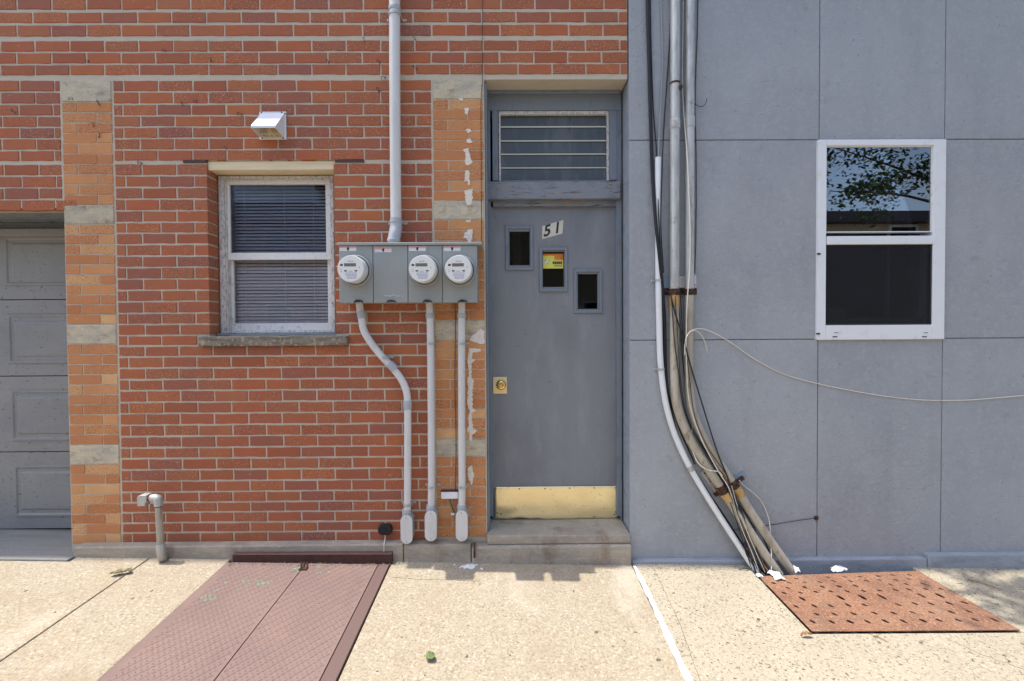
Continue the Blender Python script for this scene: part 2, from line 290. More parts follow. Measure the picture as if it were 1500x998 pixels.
def tag(o, label=None, cat=None, group=None, kind=None):
    if label: o['label'] = label
    if cat: o['category'] = cat
    if group: o['group'] = group
    if kind: o['kind'] = kind
    return o
def empty(name, loc, parent=None):
    o = bpy.data.objects.new(name, None); C.objects.link(o); loc = Vector(loc)
    o.location = loc-(ORG[parent.name] if parent else Vector()); o.parent = parent; o.empty_display_size = .1
    ORG[o.name] = loc; return o
def px_tube(pts, r, n=10, smooth=6):             # pts: (pixel x, pixel y, depth)
    m = MB(); m.tube([P(*p) for p in pts], r, n, smooth); return m
def strap(m, px, py, Y, r, ear=.022, wall=-.002, h=.012):
    """two-eared pipe strap round a vertical pipe standing at depth Y"""
    p = P(px, py, Y); n = 14
    vs = []; fs = []
    for k in range(n+1):
        a = pi*k/n
        for rad in (r, r+.003):
            for dz in (-h/2, h/2): vs.append((p.x-cos(a)*rad, p.y-sin(a)*rad, p.z+dz))
    for k in range(n):
        b = k*4; c = b+4
        fs += [(b+2, c+2, c+3, b+3), (b+3, c+3, c+1, b+1), (b, b+2, b+3, b+1)] + [(b+2, b, c, c+2)]
    m.add(vs, fs)
    for sgn in (-1, 1):
        m.box(p.x+sgn*(r+.0015), p.x+sgn*(r+ear), wall-.003, wall, p.z-h/2, p.z+h/2)
        m.box(p.x+sgn*(r+.0005), p.x+sgn*(r+.0035), p.y, wall-.003, p.z-h/2+.001, p.z+h/2-.001)
        m.lathe_y(p.x+sgn*(r+ear*.6), p.z, [(.004, wall-.003), (.004, wall-.006), (.002, wall-.007)], 8)
# ------------------------------------------------------------------ ground, road, pavement
def sheet(name, x0, x1, y0, y1, zf, mat, kind='structure', n=1):
    m = MB(); m.add([(x0,y0,zf(x0,y0)),(x1,y0,zf(x1,y0)),(x1,y1,zf(x1,y1)),(x0,y1,zf(x0,y1))], [(0,1,2,3)])
    return m.build(name, mat, kind=kind, org=(0, 0, 0))
sheet('ground', -700, 700, -700, 700, lambda x, y: -1.9, 'dirt')
YK = -3.6
zr = lambda x, y: gz(x, YK)-.14
sheet('road', -60, 60, -10.6, YK, zr, 'asphalt')
pave = sheet('sidewalk', -60, 60, YK, .9, lambda x, y: gz(x, y)-.05, 'dirt')
m = MB(); m.slab([(-60, YK+.001), (60, YK+.001), (60, YK-.15), (-60, YK-.15)], .20, lambda x, y: gz(x, YK)-.2, .004); m.build('kerb', 'base', kind='structure', org=(0, 0, 0), bevel=.01)
m = MB(); m.slab([(-60, -10.6), (60, -10.6), (60, -13.2), (-60, -13.2)], .6, lambda x, y: gz(x, YK)-.6, 0); m.build('far_sidewalk', 'slab', kind='structure', org=(0, 0, 0), bevel=.01)
def slab(poly, mat, h=.05, base=-.05, bevel=.004):
    m = MB(); m.slab(poly, h, gz, base); return m.build('concrete_slab', mat, pave, bevel=bevel)
J = .004
slab([(-2.056+J, -.03), (-1.597, -.03), (-1.597, -1.8), (-2.08+J, -1.8)], 'slab')
slab([(-6.5, -.10), (-2.47, -.10), (-2.47, -.03), (-2.056-J, -.03), (-2.08-J, -1.8), (-6.5, -1.8)], 'slab')
slab([(-.674, -.03), (.70, -.03), (.70, -1.8), (-.674, -1.8)], 'slab')
# access plate corners on the ground
PL = [G(1112, 846), G(1345, 838), G(1494, 925), G(1190, 927)]
xl0, yl0 = PL[0].x, PL[0].y; xr0, yr0 = PL[1].x, PL[1].y; xr1, yr1 = PL[2].x, PL[2].y; xl1, yl1 = PL[3].x, PL[3].y
yb_ = max(yl0, yr0)
slab([(.706, -.02), (xl0-.006, -.02), (xl0-.006, yl0), (xl1-.006, yl1-.006), (xr1+.006, yr1-.006), (xr0+.008, yr0), (xr0+.008, -.02), (6.5, -.02), (6.5, -1.8), (.706, -1.8)], 'aggregate')
for a, b in ((-6.5, -2.1), (-2.09, -.3), (-.29, 1.5), (1.51, 3.3), (3.31, 6.5)):
    slab([(a, -1.808), (b, -1.808), (b, YK), (a, YK)], 'slab')
for k in range(-8, 8):
    if k not in (-1, 0): slab([(k*6.5+.003, -.03), (k*6.5+6.497, -.03), (k*6.5+6.497, YK), (k*6.5+.003, YK)], 'slab') if k != -8 else None
# garage apron (inside the opening)
ap = P(104, 778, .33); af = P(60, 812, -.1)
m = MB(); zA = gz(-2.5, -.1)
m.add([(-6.4, -.097, gz(-6.4,-.1)+.008), (-2.485, -.097, zA+.008), (-2.485, .36, P(104, 776, .36).z), (-6.4, .36, P(104, 776, .36).z+.07),
       (-6.4, -.097, -.05), (-2.485, -.097, -.05), (-2.485, .36, -.05), (-6.4, .36, -.05)],
      [(0,1,2,3), (0,4,5,1), (1,5,6,2), (2,6,7,3), (3,7,4,0), (4,7,6,5)])
m.build('concrete_slab', 'apron', pave, bevel=.006)
# painted boundary line between the two frontages
m = MB(); ptsL, ptsR = [], []
for k in range(40):
    t = k/39; y = -.075-t*1.3
    wd = .012+.006*t+random.uniform(-.004, .003)
    cx_ = .712+.008*sin(t*9)*.4
    ptsL.append((cx_-wd, y)); ptsR.append((cx_+wd*.9+random.uniform(-.003, .003), y))
for k in range(39):
    m.slab([ptsL[k], ptsL[k+1], ptsR[k+1], ptsR[k]], .0015, gz, .0012)
m.build('painted_line', 'whitepaint', pave)
def blob(m, cx, cy, rx, ry, h, base=.002, n=22, rough=.35):
    poly = []
    for k in range(n):
        r = 1+random.uniform(-rough, rough); poly.append((cx+rx*r*cos(2*pi*k/n), cy+ry*r*sin(2*pi*k/n)))
    m.slab(poly, h, gz, base)
m = MB(); c = G(686, 831); blob(m, c.x, c.y, .042, .02, .002); 
for k in range(9): blob(m, c.x+random.uniform(-.08, .08), c.y+random.uniform(-.03, .02), .007, .005, .002, n=7)
m.build('paint_splash', 'whitepaint', pave)

# ------------------------------------------------------------------ brick building
bb = tag(empty('brick_building', (-1.2, 0, 0)), 'red brick building front with tan brick piers, a grey door and a blind-covered window', 'building')
PXX = lambda px, py=400, Y=0: P(px, py, Y).x
PZ = lambda py, px=370, Y=0: P(px, py, Y).z
XR = .696                                        # right end of the brickwork, against the grey house
XD0 = PXX(711.5, 450); XD1 = XR                  # door recess
XW0, XW1 = P(305, 360, 0).x, P(490, 360, 0).x    # window opening
ZW1, ZW0 = PZ(237.5), PZ(492)
XG = PXX(98, 500); ZG = PZ(305, 60)              # garage opening
XP0a, XP0b = XG, PXX(169.5, 420)                 # left pier
XP1a, XP1b = PXX(636, 420), PXX(711.5, 450)-.004 # right pier
ZD = PZ(116, 800)
ZTOP = 7.0
holes = [(XW0-.004, XW1+.004, ZW0-.002, ZW1+.012), (XD0, 9, -1, ZD), (-9, XG-.002, -1, ZG)]
ZB = 3.32
m = MB(); m.holes(-6.4, XR, .0, ZB, holes, .0038, .10); m.build('mortar_wall', 'mortar', bb)
m = MB(); m.holes(-6.4, XR, .0, ZB, [(XW0-.05, XW1+.02, ZW0-.05, ZW1+.012), (XD0, 9, -1, ZD), (-9, XG-.002, -1, ZG)], .1005, .30); m.build('inner_wall', 'mortar', bb)
m = MB(); m.box(-6.4, XR, .002, .30, ZB+.001, ZTOP); up_ = m.build('upper_wall', 'brick', bb)
m = MB(); m.box(-6.4, XR, -.045, .30, ZTOP+.001, ZTOP+.09); m.build('shade_coping', 'stone', bb)  # added above the view; overhang sized to shade the wall and pipes below

m = MB(); m.box(-6.4, XR, 5.0, 5.2, -.3, ZTOP-.2); m.build('back_wall', 'void', bb)
m = MB(); m.box(-6.4, -6.2, .31, 4.999, -.3, ZTOP-.2); m.build('side_wall', 'void', bb)
m = MB(); m.box(XR-.03, XR, .42, 4.999, -.3, ZTOP-.2); m.build('side_wall', 'void', bb)
m = MB(); m.box(-6.4, XR, .301, 5.2, ZTOP-.199, ZTOP-.05); m.build('flat_roof', 'roof', bb)
m = MB(); m.box(-6.1, XR-.05, .42, 4.99, -.25, .03); m.build('inner_floor', 'void', bb)
def brick_verts(L, H, D, seed, jit=.0017):
    r = random.Random(seed); b = .0022
    per = [(-L/2, -H/2), (-L/4, -H/2), (L/10, -H/2), (L/3.2, -H/2), (L/2, -H/2), (L/2, 0), (L/2, H/2), (L/4, H/2), (-L/12, H/2), (-L/3, H/2), (-L/2, H/2), (-L/2, 0)]
    per = [(x+r.uniform(-jit, jit), z+r.uniform(-jit, jit)) for x, z in per]; n = len(per)
    fr = [(x-b*(1 if x > L*.45 else -1 if x < -L*.45 else 0), 0, z-b*(1 if z > H*.3 else -1 if z < -H*.3 else 0)) for x, z in per]
    md = [(x, b, z) for x, z in per]; bk = [(x, D, z) for x, z in per]
    fs = [tuple(range(n))]
    for o in (0, n): fs += [(o+i, o+i+n, o+(i+1) % n+n, o+(i+1) % n) for i in range(n)]
    return fr+md+bk, fs
LB, HB = .190, .0545
def variants(nm, mat, L, H, D, k=6):
    out = []
    for i in range(k):
        v, f = brick_verts(L, H, D, i*7+len(nm))
        me = bpy.data.meshes.new(nm); me.from_pydata(v, [], f); me.materials.append(K[mat]); me.update(); out.append(me)
    return out
V_SH = variants('brick', 'brick', LB, HB, .03); V_DP = variants('brick', 'brick', LB, HB, .1)
JY = [-56, -38.5, -21.5, -3, 15.6, 34.7, 56, 76, 93.5, 113.5, 134, 152, 169, 185.5, 202, 219, 237.5, 256.5, 274, 291, 308, 325, 341, 357.5, 374.5, 391, 408, 424.5, 441, 458, 474.5, 490.5, 506, 522, 538.5, 555.3, 571.5, 588.5, 605, 622, 638.5, 655, 671, 687.5, 704, 720, 735.3, 750, 765, 779.5, 794.5]
JT = {56: .028, 113.5: .034, 237.5: .024, 15.6: .018, 34.7: .015}
PHA = P(179, 125).x; PHB = P(204.5, 143).x; PITCH = (P(608, 143).x-P(204.5, 143).x)/8
bricks = []
for i in range(len(JY)-1):
    jt, jb = JT.get(JY[i], .0102), JT.get(JY[i+1], .0102)
    z1 = PZ(JY[i])-jt/2; z0 = PZ(JY[i+1])+jb/2
    if z1-z0 > .064: zc = (z0+z1)/2; z0, z1 = zc-.031, zc+.031
    ph = PHB if i % 2 == 0 else PHA
    ph += random.uniform(-.006, .006)
    ymid = (JY[i]+JY[i+1])/2
    if ymid < 113: segs = [(-3.45, XR-.003)]
    else:
        segs = [(XP0b+.011, XP1a-.010)]
        if ymid < 284: segs.append((-3.45, XP0a-.012))
        elif ymid < 302: segs.append((-3.45, PXX(112, 292)))
    if 237 < ymid < 491:
        segs = [s for g in segs for s in ([(g[0], XW0), (XW1, g[1])] if g[0] < XW0 < g[1] else [g])]
    elif 491 < ymid < 506.5:
        a, b = PXX(289.5, 500), PXX(509, 500); segs = [s for g in segs for s in ([(g[0], a-.006), (b+.006, g[1])] if g[0] < a < g[1] else [g])]
    for a, b in segs:
        k = math.floor((a-ph)/PITCH); js = [a]
        while True:
            k += 1; x = ph+k*PITCH+random.uniform(-.0025, .0025)
            if x >= b-.022: break
            if x > a+.022: js.append(x)
        js.append(b)
        for q in range(len(js)-1):
            x0 = js[q]+(.0046 if q else 0); x1 = js[q+1]-(.0046 if q < len(js)-2 else 0)
            deep = abs(x1-XW0) < .002
            bricks.append((x0, x1, z0+random.uniform(-.0012, .0012), z1+random.uniform(-.0012, .0012), deep))
def seen(b): return b[1] > -2.99 and b[2] < 3.25
hidden = lambda b: (P(578, 100, -.05).x-.05 < b[0] and b[1] < P(578, 100, -.05).x+.05) or (b[0] > -.95 and b[1] < -.17 and b[2] > 1.49 and b[3] < 1.86)
order = sorted(range(len(bricks)), key=lambda i: (0 if seen(bricks[i]) and not hidden(bricks[i]) else 1, -round((bricks[i][1]-bricks[i][0])*(bricks[i][3]-bricks[i][2])*2000), abs((bricks[i][0]+bricks[i][1])/2)))
single = set(order[:300])
rest = MB()
for i, (x0, x1, z0, z1, deep) in enumerate(bricks):
    sx, sz = (x1-x0)/LB, (z1-z0)/HB; c = Vector(((x0+x1)/2, random.uniform(-.0012, .0012), (z0+z1)/2)); rot = random.uniform(-.004, .004)
    me = random.choice(V_DP if deep else V_SH)
    if i in single:
        o = bpy.data.objects.new('brick', me); C.objects.link(o); o.parent = bb; o.location = c-ORG[bb.name]; o.scale = (sx, 1, sz); o.rotation_euler = (0, rot, 0)
    else:
        rest.add([Vector((v.co.x*sx, v.co.y, v.co.z*sz))+c for v in me.vertices], [tuple(p.vertices) for p in me.polygons])
rest.build('brickwork', 'brick', bb, kind='stuff')

# tan brick piers with stone blocks
V_TAN = variants('tan_brick', 'tan', .185, .052, .035); V_ST = variants('stone_block', 'stone', .28, .11, .04, 4)
def pier(xa, xb, spec, zoff, cutleft=None):
    m = MB(); zt, zb = PZ(spec[0][1]), PZ(spec[-1][2]); m.box(xa, xb, .003, .06, zb, zt); pr = m.build('pilaster', 'mortar', bb)
    par = 0
    for kind, ya, yb, n in spec:
        za, zb = PZ(ya), PZ(yb)
        if kind == 's':
            a, b = (xa, xb)
            o = bpy.data.objects.new('stone_block', random.choice(V_ST)); C.objects.link(o); o.parent = pr
            o.location = Vector(((a+b)/2, -.002, (za+zb)/2))-ORG[pr.name]; o.scale = ((b-a-.006)/.28, 1, (za-zb-.008)/.11)
            continue
        h = (za-zb)/n
        for r in range(n):
            z1 = za-r*h; z0 = z1-h; par ^= 1
            js = [xa+.003, xa+(.3 if par else .69)*(xb-xa)+random.uniform(-.004, .004), xb-.003]
            for q in range(2):
                x0 = js[q]+(.003 if q else 0); x1 = js[q+1]-(.003 if q == 0 else 0)
                o = bpy.data.objects.new('tan_brick', random.choice(V_TAN)); C.objects.link(o); o.parent = pr
                o.location = Vector(((x0+x1)/2, random.uniform(-.001, .001), (z0+z1)/2))-ORG[pr.name]
                o.scale = ((x1-x0)/.185, 1, (z1-z0-.0055)/.052)
    return pr
pier(XP0a, XP0b, [('s', 117, 149, 1), ('b', 149, 299.5, 10), ('s', 299.5, 328, 1), ('b', 328, 474, 10), ('s', 474, 503, 1), ('b', 503, 650, 10), ('s', 650, 678.5, 1), ('b', 678.5, 795, 8)], 0)
pier2 = pier(XP1a, XP1b, [('s', 117, 146.5, 1), ('b', 146.5, 295.5, 10), ('s', 295.5, 323.5, 1), ('b', 323.5, 471, 10), ('s', 471, 499.5, 1), ('b', 499.5, 645, 10), ('s', 645, 671.5, 1), ('b', 671.5, 790, 8)], 0)
def patch(pts):
    m = MB(); poly = []
    n = len(pts)
    for i in range(n):
        a, b = Vector(pts[i]), Vector(pts[(i+1) % n]); L = (b-a).length; k = max(1, int(L/1.3))
        for t in range(k):
            q = a+(b-a)*(t/k); q += Vector((random.uniform(-1.0, 1.0), random.uniform(-.9, .9))) if t else Vector((0, 0))
            p = P(q.x, q.y); poly.append((p.x, p.z))
    m.prism(poly, -.0032, .003); m.build('filler_patch', 'plaster', pier2)
for pts in [[(672,144.5),(678,145),(678,148),(673,148)], [(681,159),(687,158),(686,163),(683.5,169),(681,166)], [(682,191),(688,189),(691,193),(685,196)], [(683,205),(688,203),(692,208),(688,211),(684,209)],
            [(677,220),(686,217),(689,232),(693,238),(685,243),(681,241),(682,224)], [(682,251),(687,250),(688,264),(689,273),(686,271),(684,265),(680,267)], [(681,279),(693,277),(691,299),(685,302),(682,295)],
            [(682,323),(690,322),(689,327),(684,326)], [(680,343),(687,336),(693,336),(691,356),(686,356),(684,350),(679,348)],
            [(687,497),(694,490),(704,482),(709,485),(710,503),(703,504),(692,500)],
            [(687,510),(703,511),(704,515),(692,517),(691,526),(698,527),(691,532),(690,553),(694,557),(692,575),(692,598),(698,601),(691,606),(693,627),(699,631),(692,637),(691,645),(688,646),(687,634),(684,630),(687,622),(685,612),(688,603),(684,592),(685,580),(686,566),(684,560),(687,550),(685,528)],
            [(686,684),(691,682),(694,694),(693,706),(691,711),(687,703),(685,694)]]:
    patch(pts)

# foundation course and door step
zt = PZ(797, 300, -.02)
def course(x0, x1, yf, z1, name, mat='base', seed=0, bev=.008):
    m = MB(); m.box(x0, x1, yf, .05, -.12, z1); return m.build(name, mat, bb, bevel=bev)
course(P(107, 805, -.06).x, P(590.5, 810, -.06).x, -.058, P(300, 800, -.058).z, 'foundation')
course(P(591.5, 810, -.06).x, P(690, 810, -.06).x, -.060, P(650, 797.5, -.06).z, 'foundation')
m = MB(); a = P(690.5, 800, -.066); b = P(926, 799, -.066)
m.box(a.x, XR+.004, -.066, .12, -.12, b.z-.001); st = m.build('doorstep', 'base', bb, bevel=.012)
m = MB(); a = P(713.5, 784, -.045); m.box(a.x, XR+.002, -.045, .24, P(820, 797.5, -.045).z, P(820, 784, -.045).z); m.build('threshold', 'base', bb, bevel=.007)
m = MB(); a = P(694, 813, -.07); m.box(P(687.5,0,-.075).x, P(690,0,-.075).x, -.075, -.05, P(0, 824, -.07).z, P(0, 804, -.07).z); m.build('rusty_pipe_stub', 'rust', bb)

# --- window in the brick wall
YS = .103
fx0, fx1 = P(320.5, 370, YS).x, P(493.5, 370, YS).x; fz1, fz0 = P(400, 257, YS).z, P(400, 491, YS).z
m = MB(); m.frame(fx0, fx1, fz0, fz1, .048, .040, .03, .026, YS, .22); win = m.build('window', 'oldwhite', bb, bevel=.003)
m = MB(); m.frame(fx0+.012, fx1-.012, fz0+.012, fz1-.008, .03, .022, .01, .012, YS-.012, YS-.0005); m.build('outer_stop', 'oldwhite', win, bevel=.003)
m = MB(); m.box(XW0-.004, XW1+.004, .012, YS+.1, fz1+.001, ZW1+.010); m.build('window_head', 'cream', win, bevel=.003)
# upper sash
def pr(a, b, c, d, Y): p = P(a, b, Y); q = P(c, d, Y); return p.x, q.x, q.z, p.z
x0, x1, z0, z1 = pr(328, 262, 486, 380, .115)
m = MB(); m.frame(x0, x1, z0, z1, .030, .034, .042, .034, .117, .140); m.build('upper_sash', 'sash', win, bevel=.002)
m = MB(); m.box(x0+.026, x1-.03, .127, .131, z0+.03, z1-.03); m.build('upper_pane', 'tint', win)
x0, x1, z0, z1 = pr(333, 372, 489, 484, .142)
m = MB(); m.frame(x0, x1, z0, z1, .034, .034, .045, .032, .143, .166); m.build('lower_sash', 'sash', win, bevel=.002)
m = MB(); m.box(x0+.03, x1-.03, .153, .157, z0+.04, z1-.03); m.build('lower_pane', 'glass', win)
m = MB(); zz = P(400, 262, .2).z; n = 0
while zz > P(400, 478, .2).z:
    sag = random.uniform(-.0015, .0015); tl = random.uniform(-.0012, .0012); a = radians(50+random.uniform(-4, 4))
    xa, xb = fx0+.05, fx1-.045
    dy, dz = .0128*cos(a), .0128*sin(a)
    m.add([(xa, .190-dy, zz-dz-tl), (xb, .190-dy, zz-dz+tl), (xb, .190+dy, zz+dz+tl), (xa, .190+dy, zz+dz-tl), (xa, .190, zz+.0022-tl), (xb, .190, zz+.0022+tl)], [(0,1,5,4), (4,5,2,3)])
    zz -= .0205
for px in (362, 420, 462): 
    x = P(px, 400, .19).x; m.box(x-.0012, x+.0012, .1735, .1745, P(400, 478, .2).z, P(400, 262, .2).z)
m.build('blind', 'blind', win)
m = MB(); m.box(fx0, fx1, .30, .9, fz0-.1, fz1+.1); m.f = m.f[:]; m.build('dark_room', 'void', win)
m = MB(); m.holes(fx0+.02, fx1-.02, fz0+.01, fz1-.01, [(fx0+.06, fx1-.06, fz0+.04, fz1-.04)], .222, .2995); m.build('inner_reveal', 'void', win)
m = MB(); a = P(290, 494, -.03); b = P(508.5, 506.5, -.03); m.box(a.x, b.x, -.032, .12, b.z, a.z+.002); m.build('sill', 'sillstone', win, bevel=.006)
m = MB(); m.box(XW0+.002, XW1-.002, .06, .118, a.z+.0025, fz0+.012); m.build('sill_board', 'peelh', win, bevel=.003)
m = MB(); m.pbox(268, 234.5, 302, 238.3, -.003, .02); m.pbox(490.5, 234, 533, 237.5, -.003, .02); m.build('lintel', 'angle', win)

# --- door recess
YF = .150                                        # frame plane
YDr = .192
m = MB(); m.box(XD0-.02, XR, .008, .25, ZD+.001, ZD+.012); m.build('recess_soffit', 'peelh', bb)
fr = empty('door_frame', (0.3, YF, 0), bb)
zs = P(800, 783, 0).z
xj0, xj1 = XD0+.001, XR-.002
def dbox(name, mat, a, b, c, d, yf, yb, bev=.003, par=fr):
    m = MB(); m.pbox(a, b, c, d, yf, yb); return m.build(name, mat, par, bevel=bev)
m = MB(); m.box(xj0, P(719.5, 400, YF).x, YF, .26, P(719, 757, YF).z, ZD); m.box(xj0, xj0+.012, .02, YF-.001, P(719, 780, .02).z, ZD); m.build('jamb', 'paint', fr, bevel=.003)
m = MB(); m.box(P(903.5, 400, YF).x, P(909.5, 400, YF).x, YF, .26, P(906, 757, YF).z, ZD); m.build('jamb', 'paint', fr, bevel=.003)
m = MB(); m.box(P(909.6, 400, YF-.01).x, xj1, YF-.012, .26, P(906, 762, YF).z, ZD); m.build('jamb', 'peel', fr, bevel=.003)
dbox('head_board', 'paint', 712.5, 136.5, 909.4, 161, YF-.006, .26)
m = MB(); a = P(712, 130, YF-.03); b = P(909, 136, YF-.03); m.box(a.x, b.x, YF-.03, YF-.007, b.z, a.z); m.build('head_moulding', 'paint', fr, bevel=.004)
a = P(719.6, 161.3, YF-.002); b = P(730, 265, YF-.002)
m = MB(); m.box(P(719.7, 0, YF).x, b.x, YF-.003, .25, b.z, a.z); m.build('side_board', 'paint', fr, bevel=.003)
a = P(892.5, 161.3, YF-.002); m = MB(); m.box(a.x, P(903.3, 0, YF).x, YF-.003, .25, b.z, a.z); m.build('side_board', 'paint', fr, bevel=.003)
dbox('transom_bar', 'peelh', 713.5, 265.8, 909.3, 291, YF-.028, .26, .005)
m = MB(); m.box(P(719.6, 0, YF).x, P(903.4, 0, YF).x, YF+.012, .26, P(800, 302, YF+.012).z, P(800, 291, YF-.028).z-.001); m.build('door_head', 'peelh', fr, bevel=.003)
m = MB(); m.box(XD0-.03, XD0-.0005, .101, .42, -.1, ZD+.3); m.build('recess_wall', 'paint', bb)
tr = empty('transom', (0.3, YF, 2.5), bb)
x0, x1, z0, z1 = pr(730.3, 163, 892, 265.5, YF+.004)
m = MB(); m.frame(x0, x1, z0+.003, z1, .012, .012, .002, .020, YF+.004, YF+.06); m.build('louvre_frame', 'oldwhite', tr, bevel=.002)
zb = [P(800, y, YF+.02).z for y in (168, 185.5, 206, 225.5, 245.5, 265)]
for i in range(5):
    m = MB(); t = .005; ya, yb2 = YF+.030, YF+.016
    za, zc = zb[i]+.026, zb[i+1]
    xa, xb = x0+.0125, x1-.0125
    m.add([(xa, ya, za), (xb, ya, za), (xb, yb2, zc), (xa, yb2, zc), (xa, ya+t, za), (xb, ya+t, za), (xb, yb2+t, zc-.006), (xa, yb2+t, zc-.006)], [(3,2,1,0), (4,5,6,7), (0,1,5,4), (0,4,7,3), (1,2,6,5)])
    m.cm = 1; m.add([(xa, yb2, zc), (xb, yb2, zc), (xb, yb2+t, zc-.006), (xa, yb2+t, zc-.006)], [(0,3,2,1)])
    m.build('louvre_pane', ['louver', 'louveredge'], tr)
m = MB(); m.box(x0, x1, YF+.09, YF+.10, z0, z1); m.build('dark_room', 'void', tr)

# --- door leaf
dz0, dz1 = P(800, 759.5, YDr).z, P(800, 303, YDr).z
dx0, dx1 = P(719.8, 500, YDr).x, P(904.8, 500, YDr).x
wins = [(747, 341, 775, 388.5), (795.5, 370.5, 825, 420), (846.5, 403, 874, 452)]
outs = [(739.8, 330.5, 781.5, 396), (789.5, 362, 832, 427.5), (840.3, 393.8, 882.6, 459)]
hs = [pr(*wv, YDr+.02) for wv in wins]
hs = [(a-.004, b+.004, c-.004, d+.004) for a, b, c, d in hs]
m = MB(); m.holes(dx0, dx1, dz0, dz1, hs, YDr, YDr+.045); door = m.build('door', 'door', bb)
for (a, b, c, d), o in zip(hs, outs):
    X0, X1, Z0, Z1 = pr(*o, YDr-.012)
    m = MB(); yf = YDr-.011; yi = YDr+.012
    q = .018
    O = [(X0, Z0), (X1, Z0), (X1, Z1), (X0, Z1)]; I1 = [(X0+q, Z0+q), (X1-q, Z0+q), (X1-q, Z1-q), (X0+q, Z1-q)]; I2 = [(a, c), (b, c), (b, d), (a, d)]
    vs = [(x, YDr-.0005, z) for x, z in O]+[(x+(.003 if x == X0 else -.003), yf, z+(.003 if z == Z0 else -.003)) for x, z in O]+[(x, yf, z) for x, z in I1]+[(x, yi+.01, z) for x, z in I2]
    fs = []
    for k in range(3):
        fs += [(k*4+i, k*4+(i+1) % 4, k*4+4+(i+1) % 4, k*4+4+i) for i in range(4)]
    m.add(vs, fs); m.build('window_moulding', 'paint', door)
    m = MB(); m.box(a, b, YDr+.023, YDr+.027, c, d); m.build('window_pane', 'doorglass', door)
m = MB(); m.box(dx0, dx1, YDr+.20, YDr+.22, dz0, dz1); m.build('dark_room', 'void', door)
m = MB(); m.box(dx0+.14, dx0+.19, YDr+.17, YDr+.18, 1.55, 2.1); m.box(dx0+.5, dx0+.62, YDr+.14, YDr+.17, 1.45, 1.53); m.box(dx0+.27, dx0+.40, YDr+.17, YDr+.18, 1.5, 1.60); m.build('inner_fittings', 'dim', door)
# yellow card behind the middle pane
a, b, c, d = hs[1]; yc = YDr+.0215
za, zb_ = P(810, 372, yc).z, P(810, 393.5, yc).z
m = MB(); m.box(a+.003, b-.003, yc, yc+.001, zb_, za); m.build('yellow_card', 'yellow', door)
m = MB(); m.box(a+.0035, b-.0035, yc-.0008, yc-.0002, za-.012, za); p = pr(812, 375, 824, 381, yc); m.box(p[0], b-.004, yc-.0011, yc-.0009, p[2], p[3]); m.build('card_heading', 'orange', door)
m = MB(); pc = P(801, 383.5, yc); m.prism([(pc.x+.014*(1+.2*sin(3*t))*cos(t), pc.z+.016*(1+.2*cos(2*t))*sin(t)) for t in [2*pi*k/16 for k in range(16)]], yc-.0008, yc-.0002); m.build('card_picture', 'paper', door)
m = MB()
for k in range(5):
    p = pr(809.5+k*2.8, 383.2, 811.8+k*2.8, 387.2, yc); m.box(p[0], p[1], yc-.0009, yc-.0003, p[2], p[3])
for k in range(4):
    p = pr(812+k*2.9, 389, 814+k*2.9, 390.4, yc); m.box(p[0], p[1], yc-.0009, yc-.0003, p[2], p[3])
for k, (u, v) in enumerate([(798.5, 381), (802, 386), (804, 381)]):
    p = pr(u, v, u+1.2, v+1.2, yc); m.box(p[0], p[1], yc-.0014, yc-.0009, p[2], p[3])
m.build('card_lettering', 'mark', door)
# house number
yn = YDr-.002
quad = [P(794, 350.5, yn), P(823.8, 342.3, yn), P(825.6, 322.3, yn), P(794.5, 331.3, yn)]
m = MB(); m.prism([(p.x, p.z) for p in quad], yn, YDr-.0003); m.build('number_plate', 'ivory', door)
def text_mesh(txt, size, ext):
    cu = bpy.data.curves.new('digits', 'FONT'); cu.body = txt; cu.size = size; cu.extrude = ext; cu.align_x = 'CENTER'; cu.align_y = 'CENTER'; cu.offset = .0024
    ob = bpy.data.objects.new('digits', cu); C.objects.link(ob); dg = bpy.context.evaluated_depsgraph_get()
    me = bpy.data.meshes.new_from_object(ob.evaluated_get(dg)); C.objects.unlink(ob); bpy.data.objects.remove(ob); return me
for ch, px, py in (('5', 801.8, 338.6), ('1', 816.5, 334.4)):
    me = text_mesh(ch, .098, .0005); c = P(px, py, yn-.0008)
    for v in me.vertices:
        x, y, z = v.co; v.co = Vector((x*.92+y*.10, z, y+x*.27))
    me.name = 'digit'; me.materials.clear(); me.materials.append(K['mark']); o = bpy.data.objects.new('digit', me); C.objects.link(o); o.parent = door; o.location = c-ORG[door.name]
# knob
yk = YDr-.004
m = MB(); m.pbox(722.3, 552.5, 742.5, 576.8, yk, YDr-.0004); m.build('knob_plate', 'brass', door, bevel=.001)
kc = P(734, 564, YDr-.03)
m = MB(); m.lathe_y(kc.x, kc.z, [(.018, yk-.0002), (.018, YDr-.012), (.026, YDr-.020), (.031, YDr-.033), (.029, YDr-.045), (.021, YDr-.052), (.015, YDr-.0525), (.012, YDr-.049)], 32); m.build('knob', 'knob', door, smooth=True)
m = MB(); m.lathe_y(kc.x, kc.z, [(.0085, YDr-.0495), (.0085, YDr-.0525), (.006, YDr-.053)], 16); m.box(kc.x-.001, kc.x+.001, YDr-.0538, YDr-.0532, kc.z-.004, kc.z+.004); m.build('keyhole', 'knob', door, smooth=True)
